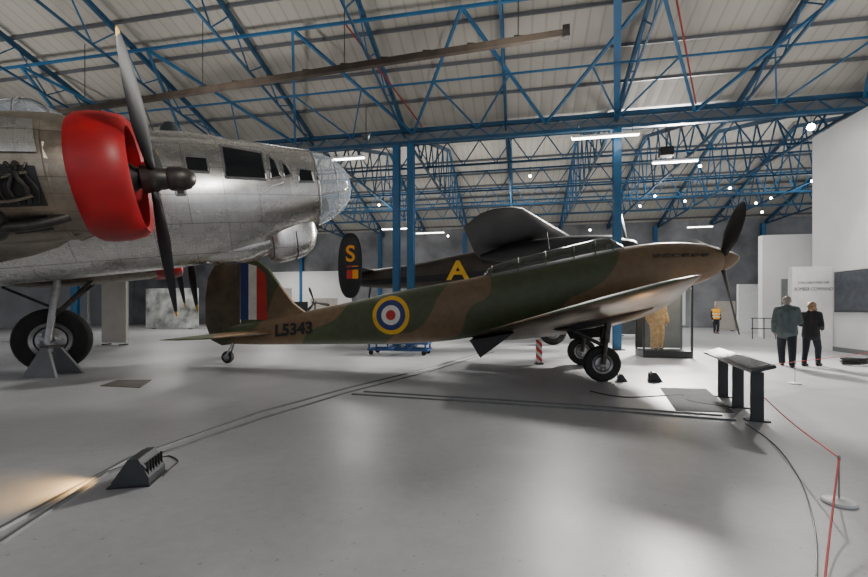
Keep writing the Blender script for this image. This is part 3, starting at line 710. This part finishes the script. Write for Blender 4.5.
obj('fin_flash_blue',flat([(-5.78,2.85),(-5.5,2.85),(-5.5,3.45),(-5.78,3.45)],y-.08),M['rred'],ff,False)
bm=newbm(); wing(bm,[(-2,-5.0,3.35,1.3,.1,R(3)),(2,-5.0,3.35,1.3,.1,R(3))]); obj('tailplane',bm,M['night'],D_)
bm=newbm(); wing(bm,[(-6.6,1.4,4.72,.6,.1,R(12)),(-6.45,1.85,4.78,1.35,.11,R(14)),(-6.0,2.2,4.82,2.1,.13,R(15)),(-3,3.4,4.72,3.3,.15,R(15)),(-.4,4.6,4.55,4.3,.17,R(13))]); obj('wing',bm,M['night'],D_)
bm=newbm(); wing(bm,[(.4,4.5,4.45,4.1,.17,R(10)),(4,3.3,4.6,3.0,.15,R(10)),(9,2.2,4.8,1.6,.12,R(10))]); obj('wing',bm,M['night'],D_)
for y in (-2.9,2.9):
    ND=Loft([(.5,3.6,.1,.1),(2,3.75,.42,.38),(4,3.85,.5,.46),(5.6,3.9,.44,.42),(6.1,3.9,.3,.3)],2.2,y)
    bm=newbm(); ND.build(bm,.5,6.1); obj('nacelle',bm,M['night'],D_)
    propeller(D_,(6.2,y,3.9),R(9),1.55,.25,(0,120,240),M['black'],M['dgrey'],M['yellow'],[(.28,-.04),(.27,.06),(.2,.25),(.1,.38),(.01,.42)],.93)
    wheel(D_,(3.4,y,.55),.55,.35,'main_wheel')
    bm=newbm(); tube(bm,(3.4,y-.3,.55),(3.2,y-.3,3.6),.07); tube(bm,(3.4,y+.3,.55),(3.2,y+.3,3.6),.07); tube(bm,(3.4,y-.3,1.0),(2.2,y,3.4),.05); obj('oleo_leg',bm,M['dsteel'],D_)
wheel(D_,(-5.6,0,.3),.3,.2,'tail_wheel')
bm=newbm(); tube(bm,(-5.6,-.13,.3),(-5.3,0,2.7),.05); obj('tail_wheel_strut',bm,M['dsteel'],D_)

# ------------------------------------------------------------ floor items
def floodlight(px,py,s,yawd,label):
    t=thing('floodlight',label,'floodlight',F(px,py),(0,0,R(yawd)))
    # low wedge body, lens on the sloping face
    bm=newbm(); w=.17*s
    prism(bm,[(-.14*s,-w,.012),(.15*s,-w,.012),(.15*s,-w,.07*s),(.07*s,-w,.23*s),(.0*s,-w,.23*s)],(0,2*w,0)); obj('housing',bm,M['dgrey'],t,False)
    bm=newbm()
    for i in range(6): box(bm,(.13*s,(-.14+i*.056)*s,.12*s),(.02*s,.01*s,.15*s))
    obj('cooling_fins',bm,M['black'],t,False)
    bm=newbm(); prism(bm,[(-.135*s,-w*.85,.03*s),(-.01*s,-w*.85,.22*s),(-.018*s,-w*.85,.224*s),(-.143*s,-w*.85,.034*s)],(0,1.7*w,0)); obj('lens',bm,M['screen'],t,False)
    bm=newbm(); box(bm,(0,0,.006),(.32*s,.36*s,.012)); obj('base_plate',bm,M['black'],t,False)
    return t
floodlight(138,480,.95,12,'black floodlight on the floor at left throwing warm light')
floodlight(655,381,.8,160,'small black floodlight on floor right of the aircraft wheels')
floodlight(622,381,.6,160,'small black floodlight right behind the near main wheel')
cpl=[(-140,598),(0,530),(130,459),(262,412),(345,389),(430,368),(492,349.5)]
bm=newbm(); strip(bm,[F(*p) for p in cpl],.05,.018); tag(obj('cable_cover',bm,M['cable'],smooth=False),'upper of two long grey cable covers crossing the floor diagonally','cable cover')
cpl=[(-140,614),(0,544),(106,474),(262,419),(345,393.5),(432,371),(494,352)]
bm=newbm(); strip(bm,[F(*p) for p in cpl],.04,.018); tag(obj('cable_cover',bm,M['cable'],smooth=False),'lower of two long grey cable covers crossing the floor diagonally','cable cover')
bm=newbm(); strip(bm,[F(*p) for p in ((364,392),(500,400.5),(640,410),(722,416))],.05,.02); tag(obj('cable_cover',bm,M['cable'],smooth=False),'rear cable cover running from the diagonal ones to the reading rail','cable cover')
bm=newbm(); strip(bm,[F(*p) for p in ((352,394.5),(500,404),(640,413.5),(736,421))],.05,.02); tag(obj('cable_cover',bm,M['cable'],smooth=False),'front cable cover running from the diagonal ones to the reading rail','cable cover')
bm=newbm(); pathtube(bm,[F(x,y,.005) for x,y in ((745,423),(775,445),(800,480),(815,530),(816,590))],.0045,8,8); tag(obj('floor_cable',bm,M['bcable']),'thin black cable curving over floor from reading rail to the foreground','cable')
bm=newbm(); pathtube(bm,[F(x,y,.008) for x,y in ((590,391),(625,397),(680,395),(690,401),(735,408))],.008,8,8); tag(obj('floor_cable',bm,M['bcable']),'short black cable looping over floor near the main wheels','cable')
bm=newbm(); pathtube(bm,[F(x,y,.005) for x,y in ((163,476),(171,468),(178,461),(170,456),(162,457))],.005,8,8); tag(obj('floor_cable',bm,M['bcable']),'short black cable coiled behind the left floodlight','cable')
def plate(pts,label,m):
    bm=newbm(); prism(bm,[F(*p) for p in pts],(0,0,.008)); tag(obj('floor_plate',bm,m,smooth=False),label,'floor plate')
plate([(100,386),(118,380),(152,380),(140,388)],'small brown metal plate in the floor under the bomber',M['rail'])
plate([(660,388),(706,389),(734,413),(676,411)],'dark grey square mat on the floor beside the reading rail',M['mat_'])
p0=F(757,421); p1=F(723,397); d=(p1-p0); L_=d.length; yw=math.atan2(d.y,d.x)
t=thing('reading_rail','dark grey three-legged reading rail with long sloping panel','information stand',p0,(0,0,yw))
for i in range(3):
    bm=newbm(); bevbox(bm,(L_*i/2,0,.31),(.05,.14,.62),.008); box(bm,(L_*i/2,0,.01),(.12,.26,.02)); obj('leg',bm,M['dgrey'],t,False)
rot=Matrix.Rotation(R(-18),4,'X')
bm=newbm(); bevbox(bm,(L_/2+.25,.0,.68),(L_+1.0,.27,.04),.012,rot); pn=obj('sloping_panel',bm,M['dgrey'],t,False)
bm=newbm(); box(bm,(L_/2+.25,.008,.703),(L_+.85,.2,.004),rot); obj('printed_face',bm,M['screen'],pn,False)
def post(px,py,h,label):
    b=F(px,py); t=thing('barrier_post',label,'barrier post',b)
    bm=newbm(); lathe(bm,[(.1,0),(.105,.008),(.095,.02),(.03,.03),(.02,.035)],(0,0,0),(0,0,1),28); obj('base',bm,M['white'],t)
    bm=newbm(); tube(bm,(0,0,.03),(0,0,h),.006,seg=10); lathe(bm,[(.009,h-.02),(.011,h),(.009,h+.015),(.002,h+.02)],(0,0,0),(0,0,1),12); obj('rod',bm,M['steel'],t)
    return t,b+Vector((0,0,h))
ta,a=post(839,503,.33,'low barrier post with round white base nearest the camera')
tb,b_=post(795,384,.42,'low barrier post with white base beside the walking visitors')
c_=F(757,421)+Vector((.06,-.05,.3))
def cord(t,pts): 
    bm=newbm(); pathtube(bm,[Vector(p)-t.location for p in pts],.006,6,8); obj('cord',bm,M['rope'],t,label='red elastic cord')
mid=(a+c_)/2-Vector((0,0,.03))
cord(ta,[a,mid,c_])
cord(ta,[a,Vector((2.5,2.72,.16)),Vector((2.06,2.28,.05)),Vector((1.85,2.06,.02))])
cord(tb,[F(723,397)+Vector((.12,.1,.5)),(F(723,397)+b_)/2+Vector((0,0,.22)),b_])
cord(tb,[b_,Vector((8.4,8.7,.5)),Vector((9.8,9.2,.6))])
t=thing('warning_post','short red and white striped warning post under the wing','post',F(539,364))
bm=newbm(); box(bm,(0,0,.015),(.2,.2,.03)); obj('base',bm,M['dgrey'],t,False)
sm=mat('red_white_stripes',(.7,.7,.7),.5); b=sm.node_tree.nodes['Principled BSDF']; tc=N(sm,'ShaderNodeTexCoord'); s=N(sm,'ShaderNodeSeparateXYZ'); Lk(sm,tc.outputs['Object'],s.inputs[0])
q=math_node(sm,'GREATER_THAN',math_node(sm,'FRACT',math_node(sm,'MULTIPLY',math_node(sm,'ADD',s.outputs['Z'],s.outputs['X']),5.0)),.5)
mx=N(sm,'ShaderNodeMixRGB'); mx.inputs['Color1'].default_value=(.75,.75,.75,1); mx.inputs['Color2'].default_value=(.65,.03,.02,1); Lk(sm,q,mx.inputs['Fac']); Lk(sm,mx.outputs['Color'],b.inputs['Base Color'])
bm=newbm(); bevbox(bm,(0,0,.33),(.16,.05,.6),.01); obj('striped_board',bm,sm,t,False)
t=thing('trolley','low blue wheeled trolley frame under the camouflaged fuselage','trolley',F(400,354),(0,0,-AN))
bm=newbm()
for z in (.16,.36):
    for y in (-.35,.35): beam(bm,(-.95,y,z),(.95,y,z),.06)
    for x in (-.95,-.3,.3,.95): beam(bm,(x,-.35,z),(x,.35,z),.05)
for x in (-.9,-.3,.3,.9):
    for y in (-.35,.35): beam(bm,(x,y,.16),(x,y,.36),.05)
obj('frame',bm,mat('bright_blue_frame',(.03,.1,.3),.5),t,False)
bm=newbm(); tube(bm,(-.8,0,.43),(.8,0,.43),.08); box(bm,(-.5,0,.38),(.2,.6,.06)); box(bm,(.5,0,.38),(.2,.6,.06)); obj('load_cradle',bm,M['black'],t)
for x in (-.85,.85):
    for y in (-.33,.33):
        bm=newbm(); lathe(bm,[(.06,-.02),(.075,-.015),(.075,.015),(.06,.02)],(x,y,.075),(0,1,0),16); obj('castor',bm,M['black'],t)

# ------------------------------------------------------------ people
def cap(bm,a,b,ra,rb=None,seg=12):
    rb=ra if rb is None else rb; a=Vector(a); b=Vector(b)
    if (b-a).length<1e-5: b=a+Vector((0,0,.001))
    d=(b-a).normalized(); u,v=frame(d); rs=[]
    for k in range(1,4): th=k*math.pi/6-math.pi/2; rs.append(ring(bm,a+d*math.sin(th)*ra,u,v,math.cos(th)*ra,math.cos(th)*ra,seg))
    for k in range(0,3): th=k*math.pi/6; rs.append(ring(bm,b+d*math.sin(th)*rb,u,v,math.cos(th)*rb,math.cos(th)*rb,seg))
    skinrings(bm,rs)
def rem(o,vx):
    m=o.modifiers.new('Remesh','REMESH'); m.mode='VOXEL'; m.voxel_size=vx; m.use_smooth_shade=True
    s=o.modifiers.new('Smooth','SMOOTH'); s.factor=.5; s.iterations=3
def person(label,loc,yawd,h,top,legs,hair,hairm,stride=.18,arm=(.1,-.1),vest=None,vx=.009,name='person',cat='person',skin=None,headturn=0,longcoat=False,bulk=0,lift=(0,0),nod=0,lean=0):
    k=h/1.75; V=lambda x,y,z: Vector(((x+lean*max(0,z-.9))*k,y*k,z*k))
    t=thing(name,label,cat,loc,(0,0,R(yawd)))
    skin=skin or M['skin']
    hip={1:V(0,.09,.92),-1:V(0,-.09,.92)}
    fx={1:stride,-1:-stride}
    kn={s:V(fx[s]*.55+.05,s*.09,.5) for s in (1,-1)}
    an={s:V(fx[s],s*.07,.09) for s in (1,-1)}
    sh={s:V(0,s*.185,1.42) for s in (1,-1)}
    ey={1:.235+bulk,-1:-.235-bulk}
    el={s:V(arm[0 if s>0 else 1]*.25-.05,ey[s],1.13) for s in (1,-1)}
    wr={s:V(arm[0 if s>0 else 1]+.02,ey[s]*.95-(s*.08 if lift[0 if s>0 else 1] else 0),.88+lift[0 if s>0 else 1]) for s in (1,-1)}
    Hd=V(.02,0,1.62)
    def torso(bm,g,low=.93):
        cap(bm,V(0,-.07,low),V(0,.07,low),(.115+g)*k); 
        for s in (1,-1):
            cap(bm,V(-.01,s*.07,low),V(0,s*.06,1.12),(.115+g)*k,(.1+g)*k); cap(bm,V(0,s*.06,1.12),V(0,s*.09,1.32),(.1+g)*k,(.115+g)*k)
            cap(bm,V(0,s*.05,1.42),V(0,s*.165,1.415),(.075+g)*k,(.06+g)*k)
    def arms(bm,g):
        for s in (1,-1): cap(bm,sh[s],el[s],(.052+g)*k,(.042+g)*k); cap(bm,el[s],wr[s],(.042+g)*k,(.03+g)*k)
    def leg(bm,g):
        for s in (1,-1): cap(bm,hip[s],kn[s],(.085+g)*k,(.06+g)*k); cap(bm,kn[s],an[s],(.058+g)*k,(.04+g)*k)
    bm=newbm(); torso(bm,0); arms(bm,0); leg(bm,0)
    for s in (1,-1): cap(bm,an[s],an[s]+V(.13,0,-.045),.035*k,.03*k)
    cap(bm,V(-.01,0,1.44),V(.01,0,1.55),.055*k,.052*k)
    ht=Matrix.Rotation(R(headturn),3,'Z')@Matrix.Rotation(R(nod),3,'Y')
    hp=lambda x,y,z: Hd+ht@(Vector((x,y,z))*k)
    cap(bm,hp(-.015,0,.03),hp(.01,0,.04),.088*k,.08*k); cap(bm,hp(.025,0,-.02),hp(.04,0,-.06),.065*k,.045*k)
    cap(bm,hp(.088,0,.015),hp(.108,0,-.018),.011*k,.017*k)
    cap(bm,hp(.075,-.02,-.05),hp(.075,.02,-.05),.013*k)
    cap(bm,hp(.075,-.035,.035),hp(.075,.035,.035),.014*k)
    for s in (1,-1): cap(bm,hp(-.005,s*.085,-.01),hp(-.01,s*.09,.03),.012*k,.016*k)
    for s in (1,-1):
        dn=(wr[s]-el[s]).normalized(); fwd=dn.cross(Vector((0,1,0))).normalized()*-1; side=Vector((0,s,0))
        pm=wr[s]+dn*.05*k
        for q in (-1,0,1): cap(bm,wr[s]+fwd*q*.012*k,pm+fwd*q*.024*k+dn*.03*k,.018*k,.015*k)
        for i,ln in enumerate((.062,.072,.068,.052)):
            b0=pm+dn*.035*k+fwd*(.033-.022*i)*k; m1=b0+dn*ln*.55*k-side*.008*k; cap(bm,b0,m1,.0095*k,.009*k,8); cap(bm,m1,m1+dn*ln*.5*k-side*.022*k,.009*k,.0075*k,8)
        b0=wr[s]+dn*.03*k+fwd*.03*k; m1=b0+dn*.035*k+fwd*.025*k; cap(bm,b0,m1,.012*k,.011*k,8); cap(bm,m1,m1+dn*.03*k-side*.008*k,.011*k,.009*k,8)
    body=obj('body',bm,skin,t); rem(body,vx*.8)
    for s in (1,-1):
        bm=newbm(); cap(bm,hp(.072,s*.032,.012),hp(.074,s*.032,.012),.011*k); obj('eye',bm,M['eye'],t)
    bm=newbm(); torso(bm,.024+bulk,.84 if longcoat else .88); arms(bm,.02+bulk); cap(bm,V(-.02,-.03,1.48),V(-.02,.03,1.48),(.06+bulk)*k)
    j=obj('jacket',bm,top,t); rem(j,vx)
    bm=newbm(); leg(bm,.02+bulk*.8); cap(bm,V(0,-.07,.93),V(0,.07,.93),(.122+bulk)*k)
    j=obj('trousers',bm,legs,t); rem(j,vx)
    for s in (1,-1):
        bm=newbm(); cap(bm,an[s]+V(-.03,0,-.045),an[s]+V(.15,0,-.055),.046*k,.039*k); cap(bm,an[s]+V(-.01,0,-.03),an[s]+V(0,0,.03),.054*k,.052*k)
        for v in bm.verts: v.co.z=max(v.co.z,.003)
        obj('shoe',bm,M['shoe'],t)
    if vest:
        bm=newbm(); torso(bm,.04,.95); j=obj('vest',bm,vest,t); rem(j,vx)
        for z in (1.02,1.2):
            bm=newbm(); pathtube(bm,[V(math.cos(R(a))*.165,math.sin(R(a))*.235,z) for a in range(0,361,20)],.01,6,1,.03)
            obj('reflective_band',bm,M['white'],t)
    bm=newbm()
    if hair=='short':
        cap(bm,hp(-.035,0,.045),hp(-.01,0,.06),.094*k,.082*k); cap(bm,hp(-.045,0,-.03),hp(-.05,0,.02),.072*k)
    elif hair=='cap':
        cap(bm,hp(-.02,0,.05),hp(.02,0,.055),.098*k,.088*k); cap(bm,hp(.08,0,.05),hp(.1,0,.048),.05*k)
    else:
        cap(bm,hp(-.03,0,.04),hp(0,0,.055),.1*k,.09*k); cap(bm,hp(-.05,-.03,-.08),hp(-.05,.03,-.08),.065*k)
        for s in (1,-1): cap(bm,hp(-.01,s*.075,.02),hp(-.02,s*.07,-.08),.038*k,.033*k)
    hr=obj('hair' if hair!='cap' else 'flying_helmet',bm,hairm,t); rem(hr,vx)
    return t
person('man with grey hair in grey-teal jacket and dark trousers walking away',F(787,366.5),58,1.74,M['teal'],M['navy'],'short',M['greyhair'],.24,(.2,.18),bulk=.012,longcoat=True,lift=(0,.16),nod=12,lean=.06)
w_=person('fair-haired woman in black coat walking beside the grey-jacketed man',F(811,366),25,1.60,M['blackcloth'],M['navy'],'long',M['blond'],-.2,(.2,.22),headturn=60,longcoat=True,lift=(.2,.14),nod=10)
person('distant person in dark clothes and orange high-visibility vest',F(716,333.5),-100,1.7,M['blackcloth'],M['navy'],'short',M['brownhair'],.03,(.05,.05),M['hivis'],.012)

cb=F(668,358); t=thing('display_case','tall glass display case holding a tan flying suit','display case',cb,(0,0,-AN))
bm=newbm(); bevbox(bm,(0,.45,.1),(1.35,.9,.2),.01); obj('plinth',bm,M['dgrey'],t,False)
bm=newbm()
for x in (-.65,.65):
    for y in (.03,.87): beam(bm,(x,y,.2),(x,y,2.15),.05)
for y in (.03,.87): beam(bm,(-.65,y,2.15),(.65,y,2.15),.05)
for x in (-.65,.65): beam(bm,(x,.03,2.15),(x,.87,2.15),.05)
obj('frame',bm,M['dgrey'],t,False)
bm=newbm(); box(bm,(0,.02,1.17),(1.25,.01,1.9)); gl=obj('glass',bm,mat('case_glass',(.7,.8,.8),.03,alpha=.1),t,False)
bm=newbm(); box(bm,(.0,.88,1.17),(1.25,.02,1.9)); obj('back_panel',bm,M['mat_'],t,False)
mq=person('mannequin in tan flying suit and helmet inside the display case',cb+Vector((-.12,.42,.2)),-80,1.72,M['flight'],M['flight'],'cap',mat('leather_helmet',(.12,.06,.03),.6),.03,(.06,.06),None,.012,'mannequin','mannequin',bulk=.045)

t=thing('display_partition','white freestanding partition printed with grey title lettering','partition',W(9.95,17.3,0),(0,0,-AN))
bm=newbm(); box(bm,(0,0,1.45),(1.22,.25,2.9)); pt=obj('board',bm,M['white'],t,False)
for s_,z_,sz in (('STRIKE HARD STRIKE SURE',2.34,.085),('BOMBER COMMAND',2.12,.132)):
    bm=textbm(s_,sz,.003,bold=0)
    for v in bm.verts: v.co=Vector((v.co.x*.94+.03,-.13-v.co.z,v.co.y*1.3+z_))
    obj('lettering',bm,M['textgrey'],pt,False)
t=thing('wall_screen','dark framed picture panel on the white right wall','panel',W(10.55,16.2,2.0),(0,0,-AN))
bm=newbm(); box(bm,(0,0,0),(.06,1.7,1.35)); obj('frame',bm,M['dgrey'],t,False)
bm=newbm(); box(bm,(-.035,0,0),(.01,1.58,1.23)); obj('picture',bm,M['screen'],t,False)
t=thing('display_partition','plain white board left of the distant grey door','partition',P(752,325,27)*1.0,(0,0,0)); t.location.z=0
bm=newbm(); box(bm,(0,0,1.5),(1.8,.15,3.0)); obj('board',bm,M['white'],t,False)
t=thing('guard_rail','dark metal guard rail in front of the far doorway','railing',F(764,339),(0,0,-AN))
for x in (-.5,0,.5): 
    bm=newbm(); tube(bm,(x,0,0),(x,0,1.0),.02); obj('rail_post',bm,M['dgrey'],t)
for z in (1.0,.5):
    bm=newbm(); tube(bm,(-.55,0,z),(.55,0,z),.022); obj('rail_bar',bm,M['dgrey'],t)
t=thing('cable_coil','black coiled cable lying on floor by the right wall','cable coil',F(854,365))
bm=newbm(); pts=[]
for i in range(60): a_=i*.42; pts.append((math.cos(a_)*(.25+.05*math.sin(i)),math.sin(a_)*(.2+.04*math.cos(i*1.3)),.03+.0025*i))
pathtube(bm,pts,.025,8,2); obj('coil',bm,M['bcable'],t)
def board(px,py,w,h,label,m,yw=-AN,th=.12,name='display_board'):
    t=thing(name,label,'display board',F(px,py),(0,0,yw))
    bm=newbm(); box(bm,(0,0,h/2+.05),(w,th,h-.1)); obj('panel',bm,m,t,False)
    for s in (-1,1): 
        bm=newbm(); box(bm,(s*w*.35,0,.025),(.08,th*3,.05)); obj('foot',bm,M['dgrey'],t,False)
    return t
board(115,345,1.15,2.75,'tall cream board right of the bomber main wheel',M['ply'])
board(75,338,1.6,2.6,'grey board behind the bomber main wheel',M['mgrey'])
board(172,329,4.4,3.0,'wide grey mural board seen under the silver bomber nose',M['mural'])
board(277,327,2.6,3.2,'white board behind the tricolour fin of the camouflaged aircraft',M['white'])
board(324,326.5,2.4,2.4,'pale board far behind the camouflaged fuselage',M['ply'])
board(725,331,1.2,2.0,'small pale board behind the high-visibility vest person',M['ply'])
board(300,333,1.0,1.9,'narrow dark board standing left of the far propeller exhibit',M['dgrey'])
board(340,335,.8,1.5,'low dark board standing right of the far propeller exhibit',M['screen'])
board(630,336,1.1,2.2,'dark board standing left of the glass display case',M['mat_'])
bm=newbm(); box(bm,(-22,37.6,2.6),(14,.1,4.8)); o=uvobj('wall_far_left',bm,M['wall']); struct(o)
bm=newbm(); box(bm,(8,37.6,2.0),(10,.1,3.6)); o=uvobj('wall_far_centre',bm,M['wall']); struct(o)
t=thing('propeller_exhibit','dark three-bladed propeller displayed on a post far behind','propeller',F(315,331))
bm=newbm(); tube(bm,(0,0,0),(0,0,1.9),.05); box(bm,(0,0,.04),(.7,.7,.08)); obj('post',bm,M['dgrey'],t)
h=propeller(t,(0,-.12,1.9),0,1.1,.22,(20,140,260),M['dsteel'],M['black'],M['yellow'],[(.14,-.05),(.14,.1),(.02,.2)],.92); h.rotation_euler=(0,0,R(-90))

# ------------------------------------------------------------ lights
def spot(loc,tgt,e,size=R(120),rad=.2,c=(1,.96,.9),blend=.6):
    l=bpy.data.lights.new('spot','SPOT'); l.energy=e; l.spot_size=size; l.shadow_soft_size=rad; l.color=c; l.spot_blend=blend
    o=bpy.data.objects.new('spot',l); col.objects.link(o); o.location=loc
    o.rotation_euler=(Vector(tgt)-Vector(loc)).to_track_quat('-Z','Y').to_euler(); return o
spot(Vector((10.5,19,7.0)),(0,5,0),16000,R(100),.6)
spot(Vector((4.6,15.4,7.4)),(0,5,0),2200,R(120),.7)
spot(P(811,127,14.2)+Vector((-.3,-.1,-.2)),(9,11,0),800,R(110),.15)
spot(Vector((9.5,10.5,7.2)),(13.5,15.5,3.5),900,R(80),.3)  # added lamp that brightens the white right wall
for u,v,e in ((-16,10,450),(-8,14,250),(-22,24,1700),(-10,26,1900),(0,26,1600),(9,24,1400),(-20,33,1900),(-6,33,1800),(8,33,1900)):  # downlights; the row beside the end wall is added to brighten the background
    spot(W(u,v,7.9),W(u,v,0)+Vector((0,-1,0)),e,R(150),.8)
for u in (-24,-16,-8,0,8,15):  # upward lamps added under both spans to brighten the roof, no fixtures modelled
    spot(W(u,9,6.3),W(u,12,12),400,R(165),.3,(1,.97,.92),1)
    spot(W(u,26,6.0),W(u,27.5,12),900,R(165),.3,(1,.97,.92),1)
spot(Vector((1.0,1.0,6.5)),(-4.5,7.5,3.5),800,R(50),.3,(1,.95,.88))  # added lamp behind the view, gives the silver bomber its highlight
q=F(138,480); spot(q+Vector((-.22,-.03,.16)),q+Vector((-.95,-.4,.0)),60,R(100),.03,(1,.58,.2),.9)
spot(Vector((4.6,8.3,.25)),(4.2,8.2,1.5),32,R(120),.05,(1,.6,.28),.8)
q=F(655,381); spot(q+Vector((0,.25,.3)),cb+Vector((-.3,.4,.9)),60,R(70),.05,(1,.65,.3))
l=bpy.data.lights.new('case_lamp','POINT'); l.energy=22; l.color=(1,.8,.5); l.shadow_soft_size=.05; o=bpy.data.objects.new('case_lamp',l); col.objects.link(o); o.location=cb+Vector((.35,.3,2.05))

w=bpy.data.worlds.new('World'); scene.world=w; w.use_nodes=True
w.node_tree.nodes['Background'].inputs[0].default_value=(.9,.93,1,1); w.node_tree.nodes['Background'].inputs[1].default_value=.75
cd=bpy.data.cameras.new('Camera'); cd.sensor_width=36; cd.lens=18; cd.shift_y=(HZ-288.5)/868; cd.clip_end=300
co=bpy.data.objects.new('Camera',cd); col.objects.link(co); co.location=(0,0,CH); co.rotation_euler=(R(90),0,0); scene.camera=co
